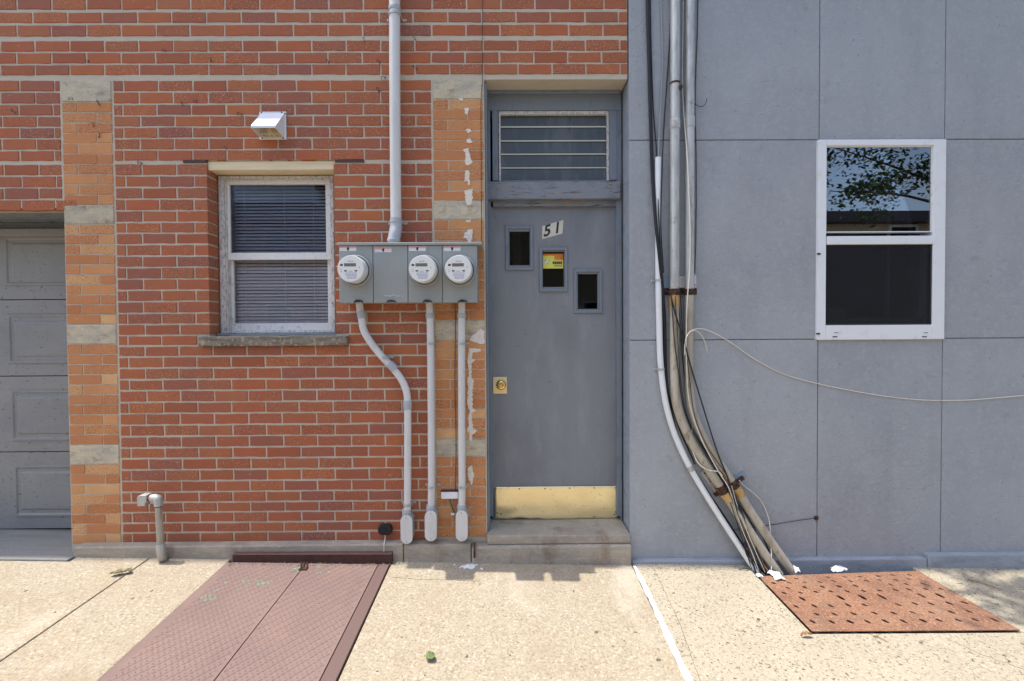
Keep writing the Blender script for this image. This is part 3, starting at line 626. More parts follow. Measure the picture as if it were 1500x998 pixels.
# kick plate, dented along its foot
X0, X1, Z0, Z1 = pr(724.5, 713.5, 904.5, 759, YDr-.004)
nx, nz = 60, 20; m = MB(); vs = []
for j in range(nz+1):
    for i in range(nx+1):
        u, v = i/nx, j/nz
        dep = .008*math.exp(-((u-.35)/.22)**2-(v/.16)**2)+.007*math.exp(-((u-.04)/.06)**2-((v-.45)/.3)**2)+.006*math.exp(-((u-.62)/.05)**2-(v/.2)**2)+.003*math.exp(-((u-.78)/.05)**2-((v-.9)/.2)**2)
        dep -= .004*math.exp(-((u-.12)/.07)**2-((v-.15)/.12)**2)
        lift = (.010*math.exp(-((u-.22)/.12)**2)+.003*sin(u*40)*(u < .5))*(1-v)**2*.8
        vs.append((X0+(X1-X0)*u, YDr-.006-dep*.8+.0006*sin(u*23+v*7), Z0+(Z1-Z0)*v+lift))
m.add(vs, [(j*(nx+1)+i, j*(nx+1)+i+1, (j+1)*(nx+1)+i+1, (j+1)*(nx+1)+i) for j in range(nz) for i in range(nx)])
kp = m.build('kick_plate', 'brass', door); kp.data.polygons.foreach_set('use_smooth', [True]*len(kp.data.polygons))
so_ = kp.modifiers.new('thickness', 'SOLIDIFY'); so_.thickness = .0015; so_.offset = 1
m = MB()
for u, v in [(.01, .93), (.2, .94), (.41, .94), (.61, .95), (.81, .95), (.985, .95), (.02, .2), (.05, .17), (.985, .2), (.975, .12), (.41, .05), (.61, .06), (.81, .06), (.02, .06)]:
    m.lathe_y(X0+(X1-X0)*u, Z0+(Z1-Z0)*v, [(.0042, YDr-.001), (.0042, YDr-.0095), (.002, YDr-.0105)], 8)
m.build('plate_screws', 'mark', door)

# --- garage door
YG = .33
gd = empty('garage_door', (-3.3, YG, .1), bb)
gx1 = XG+.2
m = MB(); m.box(-6.4, gx1, .30, .40, P(60, 325, .3).z, ZG+.2); m.build('header_board', 'peelh', gd, bevel=.004)
m = MB(); m.box(-6.4, gx1, YG-.06, YG-.001, P(60, 345, YG-.06).z, P(60, 335, YG-.06).z); m.build('top_trim', 'garage', gd, bevel=.004)
ys = [325, 439, 551, 662, 775]
pn = [(346, 419), (460, 533), (571, 646), (681, 757)]
for i in range(4):
    z1, z0 = P(60, ys[i], YG).z-.0025, P(60, ys[i+1], YG).z+.0025
    m = MB(); m.box(-6.4, gx1, YG, YG+.04, z0, z1); sec = m.build('door_section', 'garage', gd, bevel=.003)
    pz1, pz0 = P(60, pn[i][0], YG).z, P(60, pn[i][1], YG).z
    xl = P(10+i*2, 500, YG).x; wdt = .62
    for k in range(3):
        xa = xl-k*(wdt+.12)+0; xb = xa+wdt
        if k == 0: xa, xb = xl, xl+wdt
        m = MB(); O = [(xa, pz0), (xb, pz0), (xb, pz1), (xa, pz1)]
        def ins(d): return [(x+(d if x == xa else -d), z+(d if z == pz0 else -d)) for x, z in O]
        rings = [(0, YG-.0006), (.004, YG-.007), (.016, YG-.007), (.024, YG-.0007), (.044, YG-.0008), (.052, YG-.006), (.062, YG-.0075)]
        vs = [(x, y, z) for d, y in rings for x, z in ins(d)]
        fs = [(r*4+q, r*4+(q+1) % 4, r*4+4+(q+1) % 4, r*4+4+q) for r in range(len(rings)-1) for q in range(4)]+[tuple(range(len(rings)*4-4, len(rings)*4))]
        m.add(vs, fs); m.build('raised_panel', 'garage', gd)
m = MB(); m.box(-6.4, XG-.001, .101, .36, ZG-.0005, ZG+.01); m.build('garage_soffit', 'peelh', bb)

# ------------------------------------------------------------------ grey stucco house
sb = tag(empty('stucco_house', (2.4, 0, 0)), 'blue grey stucco house front scored into big panels with one white window', 'building')
X0 = .702
CW = [P(1199, 350, -.01).x, P(1382, 350, -.01).x]
ZR = [P(1200, 497, -.01).z, P(1200, 205, -.01).z]
WH = (CW[0]+.01, CW[1]-.01, ZR[0]+.01, ZR[1]-.01)
m = MB(); m.holes(X0+.001, 6.4, -.1, 7.3, [WH], .0, .30); m.build('house_wall', 'plinth', sb)
cols = [X0, CW[0], CW[1], 4.1, 6.4]; rows = [P(1100, 815, -.01).z-.01, ZR[0], ZR[1], 3.6, 4.8, 6.0, 7.3]
for i in range(4):
    for j in range(6):
        if i == 1 and j == 1: continue
        m = MB(); g = .0022; m.box(cols[i]+(g if i else 0), cols[i+1]-g, -.0125 if j else -.0125, -.0003, rows[j]+(g if j else 0), rows[j+1]-g)
        m.build('wall_panel', 'stucco', sb, bevel=.003)
m = MB(); m.box(X0-.0, 6.4, -.05, .3, 7.301, 7.36); m.build('shade_coping', 'stucco', sb)  # unseen ledge, added so its shadow falls down this front
xj = P(1359, 825, -.045).x
for a, b, zt in ((X0+.004, xj-.003, P(1000, 821.5, -.045).z), (xj+.003, 6.4, P(1440, 812.5, -.045).z)):
    m = MB(); m.box(a, b, -.046, -.001, -.3, zt); m.build('plinth', 'plinth', sb, bevel=.007)
m = MB(); m.box(X0+.002, 6.4, 5.0, 5.2, -.3, 7.0); m.build('back_wall', 'plinth', sb)
m = MB(); m.box(6.2, 6.4, .301, 4.999, -.3, 7.0); m.build('side_wall', 'plinth', sb)
m = MB(); m.box(X0+.002, X0+.03, .301, 4.999, -.3, 7.0); m.build('side_wall', 'plinth', sb)
m = MB(); m.box(X0+.002, 6.4, .301, 5.2, 7.001, 7.15); m.build('flat_roof', 'roof', sb)
# white window
yw = -.032
gw0 = pr(1199.3, 204.3, 1383.5, 497, yw)
m = MB(); m.frame(*gw0, P(1212.5,0,yw).x-gw0[0], gw0[1]-P(1371,0,yw).x, P(0,484,yw).z-gw0[2], gw0[3]-P(0,217,yw).z, yw, .06); gwin = m.build('window', 'white', sb, bevel=.003)
ix0, ix1 = P(1212.5, 0, yw).x, P(1371, 0, yw).x
m = MB(); m.pbox(1212, 346, 1372.5, 357.5, yw-.003, .05); m.build('meeting_rail', 'white', gwin, bevel=.003)
m = MB(); m.frame(ix0+.0005, ix1-.0005, P(0,346,yw).z+.0005, P(0,217,yw).z-.0005, .006, .007, .006, .006, -.022, .02); m.build('upper_sash', 'sash', gwin)
m = MB(); m.box(ix0+.005, ix1-.006, -.0175, -.0145, P(0,347,yw).z, P(0,218,yw).z); m.build('upper_pane', 'mirrorglass', gwin)
m = MB(); m.frame(ix0+.0005, ix1-.0005, P(0,484,yw).z+.0005, P(0,358,yw).z-.0005, .004, .008, .008, .005, -.024, .0); m.build('screen_frame', 'mark', gwin)
m = MB(); m.box(ix0+.003, ix1-.003, -.020, -.019, P(0,484,yw).z, P(0,357.6,yw).z); m.build('insect_screen', 'screen', gwin)
m = MB(); m.box(ix0-.05, ix1+.05, .2, .21, gw0[2], gw0[3]); m.build('dark_room', 'void', gwin)
m = MB(); m.pbox(1212, 466, 1366, 481, .03, .06); m.pbox(1356, 358, 1368, 466, .03, .05); m.pbox(1214, 452, 1240, 465.5, .05, .09); m.build('inner_sill', 'dim', gwin)
m = MB(); m.pbox(1300, 225, 1303, 480, .10, .104); m.build('inner_edge', 'dim', gwin)
m = MB()
for u, v in ((1199, 372), (1198, 489)):
    p = P(u, v, yw-.004); m.box(p.x-.008, p.x+.012, yw-.006, yw-.0005, p.z-.005, p.z+.004)
m.build('black_clips', 'black', gwin)
m = MB()
for u in (1225, 1356):
    p = P(u, 487.5, yw); m.box(p.x-.012, p.x+.012, yw-.0012, yw-.0002, p.z-.0015, p.z+.0015)
    p = P(u-2, 493.5, yw); m.box(p.x-.014, p.x+.014, yw-.0012, yw-.0002, p.z-.003, p.z+.003)
m.build('weep_slots', 'mark', gwin)

# ------------------------------------------------------------------ meter cabinet
YC = -.130
mc = tag(empty('meter_cabinet', (P(598, 444, YC).x, 0, P(598, 444, YC).z)), 'grey electric meter cabinet with three round meters on the brick wall', 'meter box')
cx = [P(v, 400, YC).x for v in (496.3, 546.5, 597.5, 648, 699.3)]
zt, zb = P(598, 359.5, YC).z, P(598, 443.5, YC).z
m = MB(); m.box(cx[0]+.002, cx[-1]-.002, YC+.012, -.001, zb+.002, zt-.001); m.build('cabinet_body', 'cabinet', mc, bevel=.002)
m = MB(); m.box(cx[0]-.004, P(703.5, 0, YC).x, YC-.012, -.001, zt, P(598, 355.5, YC).z); m.build('top_flange', 'cabinet', mc, bevel=.003)
for i in range(4):
    m = MB(); m.box(cx[i]+.0015, cx[i+1]-.0015, YC, YC+.0115, zb, zt-.0015); m.build('cover_panel', 'cabinet', mc, bevel=.003)
m = MB(); m.lathe_y(0, 0, [(.088, YC+.0), (.088, YC-.010), (.083, YC-.016), (.076, YC-.016), (.076, YC-.004)], 48)
mo = Vector((P(521.5, 397, YC).x, YC, P(521.5, 397, YC).z))
def shift(m, d):
    m.v = [v+Vector((d.x, 0, d.z)) for v in m.v]; return m
meter = shift(m, mo).build('meter_ring', 'cabinet', mc, org=mo, smooth=True)
meter.name = 'meter'; ORG['meter'] = mo
m = MB(); m.lathe_y(0, 0, [(.074, YC-.006), (.074, YC-.050), (.073, YC-.080), (.0705, YC-.088), (.0685, YC-.0885)], 48); shift(m, mo).build('meter_glass', 'meter', meter, smooth=True)
m = MB(); m.lathe_y(0, 0, [(.0765, YC-.004), (.0775, YC-.018), (.0775, YC-.020), (.0765, YC-.022)], 48); shift(m, mo).build('seal_band', 'mark', meter, smooth=True)
yf_ = YC-.0888
m = MB(); m.lathe_y(0, 0, [(.067, yf_+.0002), (.067, yf_-.0004)], 48); shift(m, mo).build('meter_face', 'face', meter)
k_ = 1/272.0
def facebox(m, u0, v0, u1, v1, y): m.box(u0, u1, y-.0006, y-.00005, v0, v1)
m = MB(); facebox(m, -.034, .012, .029, .029, yf_-.0004); shift(m, mo).build('display', 'lcd', meter)
m = MB()
for u0, v0, u1, v1 in [(-.034, -.015, -.020, -.008), (.021, -.015, .035, -.008), (-.055, .015, -.041, .025), (-.012, -.014, .010, -.0125), (-.054, -.006, -.046, -.0045), (-.054, -.016, -.046, -.0145), (.046, .002, .0475, .012)]:
    facebox(m, u0, v0, u1, v1, yf_-.0004)
shift(m, mo).build('face_marks', 'mark', meter)
m = MB(); r = random.Random(4)
for v0 in (-.024, -.031, -.038, -.046, -.052):
    u = -.030+abs(v0+.03)*.5
    while u < .028: L = r.uniform(.004, .012); facebox(m, u, v0, min(u+L, .032), v0+.0032, yf_-.0004); u += L+.003
for u in (-.014, -.004, .006): facebox(m, u, .037, u+.007, .042, yf_-.0004)
shift(m, mo).build('face_print', 'blueprint', meter)
for px in (622.5, 674):
    mm = meter.copy(); C.objects.link(mm); mm.parent = mc; mm.location = Vector((P(px, 397, YC).x, YC, P(px, 397, YC).z))-ORG[mc.name]
    for ch in list(meter.children):
        c2 = ch.copy(); C.objects.link(c2); c2.parent = mm
for i, (u, v) in enumerate(((497.5, 361), (549, 362.8), (599, 361), (650, 361))):
    a = pr(u, v, u+24.5, v+6.8, YC); y = YC
    m = MB(); m.box(a[0], a[1], y-.0008, y-.0001, a[2], a[3]); stk = m.build('warning_sticker', 'paper', mc)
    m = MB(); m.box(a[0]+.001, a[1]-.001, y-.0014, y-.0009, a[3]-.009, a[3]-.001); m.build('sticker_band', 'pink', stk)
    m = MB(); c = ((a[0]+a[1])/2, (a[2]+a[3])/2); m.prism([(c[0]-.007, c[1]+.004), (c[0]-.003, c[1]-.010), (c[0]+.003, c[1]-.011), (c[0]+.007, c[1]), (c[0]+.005, c[1]+.012), (c[0], c[1]+.006)], y-.0021, y-.0015); m.build('sticker_symbol', 'mark', stk)
m = MB(); r = random.Random(9); pts = []
for k in range(16): pts.append((562+k*1.55, 433.5+r.uniform(-1.2, 1.4)-(3 if k == 9 else 0), YC-.0012))
m.tube([P(*p) for p in pts], .0016, 6, 4); m.tube([P(587+k*1.4, 434+r.uniform(-.8, .8), YC-.0012) for k in range(4)], .0012, 6, 4); m.build('white_scrawl', 'paper', mc)
for px in (525, 573, 626, 677.5):
    m = MB(); p = P(px, 442, YC-.006); m.tube([p+Vector((-.024, .004, -.004)), p+Vector((-.012, -.004, .006)), p+Vector((.008, -.005, .006)), p+Vector((.024, .004, -.002))], .004, 7, 4)
    m.tube([p+Vector((-.012, -.008, .0)), p+Vector((.012, -.008, .0))], .003, 6, 1); m.build('seal_latch', 'mark', mc, smooth=True)

# ------------------------------------------------------------------ conduits on the brick wall
def vcollar(name, mat, px, y0, y1, Y, r, par, px2=None):
    m = MB(); a, b = P(px, y0, Y), P(px2 or px, y1, Y); d = (b-a).normalized()*.003
    m.tube([a, a+d, b-d, b], [r*.97, r, r, r*.97], 20, 1); return m.build(name, mat, par, smooth=True)
YT = -.05
svc = tag(empty('service_conduit', P(578, 355, YT)), 'thick pale conduit running up the brick wall from the meter cabinet top', 'conduit')
m = px_tube([(578, -110, YT), (578, 0, YT), (578.5, 150, YT), (580, 320, YT)], .0305, 24, 3); m.build('pipe', 'pvc', svc, smooth=True)
m = px_tube([(580, 320, YT), (580, 333, YT), (578.5, 343, YT-.01), (576.8, 352, YT-.015), (576.5, 357, YT-.015)], [.0325, .0345, .0345, .034, .031], 24, 6); m.build('offset_elbow', 'pvcband', svc, smooth=True)
vcollar('coupling', 'pvcband', 576.8, 350, 354.5, YT-.015, .0365, svc)
for py in (22, 325):
    m = MB(); strap(m, 578.2 if py < 100 else 580, py, YT, .032, .024); m.build('pipe_strap', 'galv', svc)
vcollar('coupling', 'pvcband', 578, 10, 17, YT, .0335, svc)
def lb(px, y0, y1, par, Y, w=9):
    a, b = P(px-w, y0, Y), P(px+w, y1, Y); cx_ = (a.x+b.x)/2; hw = (b.x-a.x)/2
    def pill(hw, z0, z1): return [(cx_+hw*cos(t), z0+hw+hw*sin(t)) for t in [pi+pi*k/12 for k in range(13)]]+[(cx_+hw*cos(t), z1-hw+hw*sin(t)) for t in [pi*k/12 for k in range(13)]]
    m = MB(); m.prism(pill(hw*.93, b.z+.004, a.z-.003), Y+.004, -.002); m.build('elbow_box', 'pvcband', par, bevel=.003)
    m = MB(); m.prism(pill(hw, b.z, a.z), Y-.003, Y+.0035); cv = m.build('box_cover', 'pvc', par, bevel=.002)
    m = MB()
    for z in (b.z+.014, a.z-.014): m.lathe_y(cx_, z, [(.0042, Y-.003), (.0042, Y-.0045), (.002, Y-.0055)], 10)
    m.build('cover_screws', 'pvcband', cv)
Yc = -.042
def conduit(label, pts, coll, straps, pxl, yl, px_bot):
    o = tag(empty('meter_conduit', P(px_bot, yl[1], Yc)), label, 'conduit', 'conduits dropping from the meter cabinet')
    px_tube(pts, .0205, 18, 8).build('pipe', 'pvc', o, smooth=True)
    for c in coll: vcollar('coupling', 'pvcband', c[0], c[1], c[2], Yc, .0245, o, c[3])
    for u, v in straps:
        m = MB(); strap(m, u, v, Yc, .0215, .020, h=.013); m.build('pipe_strap', 'galv', o)
    vcollar('coupling', 'pvcband', px_bot, yl[0]-9, yl[0]+2, Yc, .0255, o)
    lb(px_bot, yl[0], yl[1], o, -.075)
    return o
conduit('grey conduit that swings right in an S bend below the left meter', [(526.5, 443, Yc), (527, 449, Yc), (529.5, 464, Yc), (533, 484, Yc), (544, 503, Yc), (560, 523, Yc), (575, 539, Yc), (588, 556, Yc), (595.5, 574, Yc), (597, 594, Yc), (597.3, 650, Yc), (596.8, 755, Yc)],
        [(528.5, 456, 466.5, 530.5), (570, 532.5, 542, 579), (596.9, 587, 599.5, 597)], [(563.5, 524), (596.9, 739)], 595, (755, 797), 595.5)
conduit('straight grey conduit at the joint of red brick and tan pier', [(628.5, 443, Yc), (629, 452, Yc), (630, 470, Yc), (630.5, 500, Yc), (631.5, 600, Yc), (632, 712, Yc), (631.5, 750, Yc)], [(629.3, 459, 466.5, 630)], [(630.6, 503.5), (632, 713)], 631, (748.5, 793), 631)
conduit('straight grey conduit down the tan pier, nearest the door', [(676.5, 443, Yc), (676.2, 470, Yc), (676.3, 600, Yc), (676.8, 712, Yc), (676.5, 750, Yc)], [(676.3, 459, 466.5, 676.3)], [(676.4, 503.5), (677, 713)], 676, (748, 793), 676.3)
# thin wires on the brick wall
tag(px_tube([(707, -20, -.004), (706.5, 60, -.005), (706.8, 113, -.004), (704.5, 150, -.004), (705, 240, -.004), (705.5, 355, -.004)], .0014, 6, 4).build('thin_wire', 'blackwire'), 'thin black wire running down brick beside the door recess', 'wire')
tag(px_tube([(666.5, 443, -.012), (667, 480, -.005), (666.3, 560, -.005), (668, 650, -.005), (667, 722, -.008)], .0016, 6, 4).build('thin_wire', 'blackwire'), 'thin dark wire on the tan pier between two grey conduits', 'wire')
jb = tag(empty('junction_box', P(658, 731, 0)), 'small white plastic box with a green wire between two conduits', 'junction box')
m = MB(); m.pbox(646, 721.5, 671, 731, -.028, -.001); m.build('box_body', 'white', jb, bevel=.003)
m = MB(); m.pbox(645.5, 719, 671.5, 721.3, -.02, -.001); m.build('box_lid', 'angle', jb, bevel=.001)
px_tube([(658.5, 729, -.014), (660.5, 738, -.02), (664.5, 748, -.016), (666.5, 756, -.014), (667.5, 764, -.006)], .0036, 8, 5).build('ground_wire', 'green', jb, smooth=True)
m = MB(); m.pbox(660.5, 752, 666, 755, -.024, -.0235+.004); m.build('wire_tag', 'paper', jb)
bx = tag(empty('wall_socket', P(564, 785, 0)), 'round-ended black plastic fitting low on the brick wall near the hatch', 'outlet')
m = MB(); a = pr(553, 769.5, 574, 784.5, -.03); hz = (a[3]-a[2])/2; cz = (a[3]+a[2])/2
m.prism([(a[0]+hz*.7+hz*.7*cos(t), cz+hz*sin(t)) for t in [pi/2+pi*k/10 for k in range(11)]]+[(a[1]-hz*.7+hz*.7*cos(t), cz+hz*sin(t)) for t in [-pi/2+pi*k/10 for k in range(11)]], -.03, -.001); m.build('fitting_body', 'black', bx, bevel=.006)
m = MB(); m.box(a[0]+.03, a[1]-.03, -.034, -.0302, cz-.008, cz+.016); m.build('flap', 'black', bx, bevel=.002)
px_tube([(564, 784, -.02), (564, 790, -.03), (562.5, 797, -.062), (562.5, 806, -.066), (561.5, 812, -.067)], .0025, 7, 4).build('lead', 'whitewire', bx, smooth=True)

# gas vent pipe
YV = -.10
gv = tag(empty('vent_pipe', P(237, 822, YV)), 'short galvanised vent pipe with a downturned cap at the wall foot', 'pipe')
px_tube([(232, 737, YV), (233.5, 770, YV), (235.3, 798, YV)], .0172, 18, 3).build('pipe', 'tanpipe', gv, smooth=True)
px_tube([(232, 741, YV), (232, 737, YV), (230.5, 731, YV), (226.5, 729.5, YV), (221.5, 729.7, YV)], [.0215, .0215, .0225, .021, .020], 18, 6).build('elbow', 'galv', gv, smooth=True)
px_tube([(221.8, 730, YV), (218, 730, YV)], .0165, 18, 1).build('rusty_nipple', 'rust', gv, smooth=True)
px_tube([(232, 740.5, YV), (232.1, 742.5, YV)], .0185, 18, 1).build('rusty_thread', 'rust', gv, smooth=True)
m = MB(); p = P(218.5, 729.5, YV); q = P(205, 740, YV); c0 = p.x; x_ = q.x
pr_ = [(c0, p.z+.022), (x_+.016, p.z+.022), (x_+.005, p.z+.017), (x_, p.z+.006), (x_, q.z), (x_+.043, q.z), (x_+.045, p.z-.018), (c0, p.z-.018)]
m.prism(pr_, YV-.022, YV+.022); m.build('cap', 'galv', gv, bevel=.007)
px_tube([(235.2, 797, YV), (235.5, 799, YV), (235.8, 809, YV), (236, 812, YV)], [.020, .0225, .0225, .019], 18, 1).build('coupling', 'galv', gv, smooth=True)
px_tube([(236, 811, YV), (236.5, 815, YV), (238, 817.5, YV+.012), (241, 817, YV+.035), (243, 816, -.05)], [.0185, .021, .022, .021, .019], 16, 6).build('foot_elbow', 'tanpipe', gv, smooth=True)

# dryer vent hood
dv = tag(empty('dryer_vent', P(400, 205, 0)), 'white plastic vent hood high on the brick wall above the window', 'vent')
a = P(383, 166, 0); b = P(417.5, 166, 0); zb0 = P(400, 203.5, 0).z; zt0 = a.z; dpt = .115
zl = P(386, 184, -dpt).z; zlo = zl-.012
m = MB(); x0, x1 = a.x, b.x; t = .004
vs = [(x0, -.002, zt0), (x1, -.002, zt0), (x1, -dpt, zl), (x0, -dpt, zl), (x1, -dpt, zlo), (x0, -dpt, zlo), (x0, -.002, zb0), (x1, -.002, zb0)]
m.add(vs, [(0,3,2,1), (3,5,4,2), (0,6,5,3), (1,2,4,7)]); hood = m.build('hood', 'white', dv); sm = hood.modifiers.new('thickness', 'SOLIDIFY'); sm.thickness = .004; sm.offset = -1
m = MB(); m.holes(x0-.010, x1+.008, zb0-.006, zt0+.006, [(x0+.008, x1-.008, zb0+.010, zt0-.02)], -.006, -.0015); m.build('flange', 'white', dv, bevel=.001)
m = MB(); m.box(x0+.008, x1-.008, -.0012, .004, zb0+.008, zt0-.02); m.build('duct_back', 'cream', dv)
m = MB(); m.add([(x0+.010, -.02, zt0-.03), (x1-.010, -.02, zt0-.03), (x1-.012, -.075, zb0+.032), (x0+.012, -.075, zb0+.032)], [(0,1,2,3)]); fl = m.build('flap', 'cream', dv); sm = fl.modifiers.new('thickness', 'SOLIDIFY'); sm.thickness = .002
m = MB()
for i in range(4):
    u = x0+.016+i*(x1-x0-.03)/3; m.tube([(u, -.012, zb0+.006), (u+.012*(1 if i % 2 else -1), -.04, zb0+.022), (u+.004, -.085, zb0+.05)], .0022, 6, 3)
m.tube([(x0+.008, -.03, zb0+.016), (x1-.008, -.035, zb0+.014)], .0022, 6, 1); m.build('guard', 'cream', dv)
m = MB()
for u, z in ((x0+.003, zt0+.001), (x1-.016, zt0+.001), (x1+.002, zt0-.006), (x0+.004, zb0), (x1-.008, zb0)):
    m.lathe_y(u, z, [(.004, -.0062), (.004, -.0085), (.002, -.0095)], 8)
m.build('screws', 'mark', dv)

# wire ties sticking out of the brick
hk = MB(); hk.tube([(-.016, .004, .006), (-.014, -.010, .012), (-.004, -.016, .014), (.006, -.012, .006), (.012, -.010, -.006), (.018, -.014, -.008)], .0021, 6, 4); hk.tube([(.006, .002, -.006), (.013, -.012, -.007), (.020, -.014, -.010)], .0034, 6, 3)
for i, (u, v) in enumerate([(129, 91), (241, 75), (309, 88), (105, 146.5), (21, 164.5), (267, 153), (287, 150), (352, 168), (138, 183), (146, 199), (206, 240), (331, 218), (533, 58), (480, 91), (555, 92), (554, 133), (607, 57), (608, 100), (562, 115), (145, 152)]):
    p = P(u, v, 0)
    if i == 0: h0 = o = hk.build('wire_tie', 'blackwire', org=(0, 0, 0))
    else: o = h0.copy(); C.objects.link(o)
    o.location = p; o.rotation_euler = (random.uniform(-.3, .3), random.uniform(-.9, .9), 0); s_ = random.uniform(.55, .8); o.scale = (s_,)*3
    tag(o, 'small black wire tie stub poking from a brick wall joint', 'wire tie', 'wire ties left in the brick wall')

# ------------------------------------------------------------------ pipes and cables on the grey house
Yp = -.045
def pathobj(name, label, cat, pts, r, mat, n=14, sm=6): return tag(px_tube(pts, r, n, sm).build(name, mat, smooth=True), label, cat)
A = [(989.5, -120), (989, 0), (988.5, 200), (988, 420)]
m1 = tag(empty('steel_conduit', P(1140, 838, -.09)), 'left of two thick steel conduits curving down the grey wall to the pavement', 'conduit')
px_tube([(u, v, Yp) for u, v in A], .0262, 20, 4).build('upper_pipe', 'galv', m1, smooth=True)
px_tube([(988, 420, Yp), (988, 500, Yp), (988.5, 555, Yp), (992, 595, Yp), (1008, 638, Yp), (1032, 678, Yp-.005), (1058, 718, Yp-.01), (1084, 757, Yp-.02), (1112, 800, Yp-.035), (1141, 842, Yp-.05)], .0262, 20, 8).build('lower_pipe', 'tanpipe', m1, smooth=True)
B = [(1011, -120), (1011, 0), (1010.5, 200), (1010, 425)]
m2 = tag(empty('steel_conduit', P(1160, 838, -.09)), 'right of two thick steel conduits, ending on the rusty pavement plate', 'conduit')
px_tube([(u, v, Yp) for u, v in B], .0245, 20, 4).build('upper_pipe', 'galv', m2, smooth=True)
px_tube([(1010, 425, Yp), (1009, 500, Yp), (1009.5, 560, Yp), (1014, 600, Yp), (1026, 632, Yp), (1046, 667, Yp-.005), (1072, 706, Yp-.01), (1100, 750, Yp-.02), (1130, 795, Yp-.035), (1163, 842, Yp-.05)], .0245, 20, 8).build('lower_pipe', 'tanpipe', m2, smooth=True)
for par, px, y0, y1, r in ((m1, 988.7, 176, 189, .0295), (m2, 1010.7, 172, 187, .0275), (m2, 1010.9, 83, 86, .026), (m2, 1010.6, 149, 151.5, .026)):
    vcollar('coupling', 'galv', px, y0, y1, Yp, r, par)
m = MB(); m.tube([P(988.8, 121, Yp), P(988.8, 124, Yp)], .0275, 18, 1); p = P(997, 127, Yp-.02); m.box(p.x-.008, p.x+.008, Yp-.03, Yp, p.z-.012, p.z+.006); m.build('band_clamp', 'rust', m1)
for par, px, r in ((m1, 988.2, .028), (m2, 1010.2, .026)):
    vcollar('rusty_clamp', 'rust', px, 423.5, 432.5, Yp, r+.002, par)
vcollar('rust_stain', 'rustpipe', 988, 433, 449, Yp, .0275, m1)
for par, (a, b), r in ((m1, ((1053, 711.5), (1060, 722)), .0285), (m2, ((1071, 704.5), (1077.5, 714)), .0268)):
    mm = MB(); mm.tube([P(*a, Yp-.01), P(*b, Yp-.012)], r, 18, 1); mm.build('rusty_clamp', 'rust', par, smooth=True)
for par, (a, b), r in ((m1, ((1060, 721.5), (1068, 733)), .0273), (m2, ((1077.5, 713.5), (1086, 727)), .0255)):
    mm = MB(); mm.tube([P(*a, Yp-.012), P(*b, Yp-.0165)], r, 18, 1); mm.build('rust_stain', 'rustpipe', par, smooth=True)
# strut brackets
sk = tag(empty('strut_bracket', P(997, 425, -.02)), 'upper strut bracket with faded print, holding two upright conduits', 'bracket')
m = MB(); m.pbox(971.5, 404.5, 1020.5, 422.5, -.017, -.013); m.build('channel', 'tape', sk, bevel=.002)
m = MB(); m.pbox(970.5, 422.8, 1021, 431.5, -.026, -.013); m.build('rusty_rail', 'rust', sk, bevel=.002)
m = MB(); m.pbox(995.2, 405, 1003.3, 421.5, -.0185, -.0172); lb_ = m.build('print_label', 'paper', sk)
m = MB(); m.pbox(1017, 403.5, 1020, 421.5, -.0185, -.0172); m.build('print_label', 'paper', sk)
m = MB(); r = random.Random(3)
for k in range(12):
    u, v = r.uniform(996, 1001), r.uniform(407, 417); m.pbox(u, v, u+r.uniform(.6, 2), v+r.uniform(.6, 1.6), -.0195, -.0188)
m.pbox(1017.2, 416, 1019.8, 419, -.0195, -.0188); m.build('label_print', 'pink', lb_)
sk2 = tag(empty('strut_bracket', P(1060, 715, -.02)), 'lower tilted strut bracket with rusty clamps across the bent conduits', 'bracket')
def obox(m, a, b, hw, y0, y1):
    a, b = P(*a, y0), P(*b, y0); d = (b-a); d.y = 0; nrm = Vector((-d.z, 0, d.x)).normalized()*hw
    poly = [(a+nrm), (b+nrm), (b-nrm), (a-nrm)]; m.prism([(q.x, q.z) for q in poly], y0, y1)
m = MB(); obox(m, (1046, 722), (1092, 694), .020, -.017, -.013); m.build('channel', 'tape', sk2)
m = MB(); obox(m, (1047, 726), (1090, 700), .010, -.028, -.0172); m.build('rusty_rail', 'rust', sk2)
m = MB(); obox(m, (1030, 690), (1051, 719), .020, -.020, -.016); m.build('side_channel', 'galv', sk2)
m = MB(); r = random.Random(5)
for k in range(8):
    t = k/8; u, v = 1031+20*t+r.uniform(-1.5, 1), 692+26*t+r.uniform(-1, 1); m.pbox(u, v, u+r.uniform(1, 3), v+r.uniform(1, 2.4), -.0222, -.0205)
m.build('channel_print', 'mark', sk2)
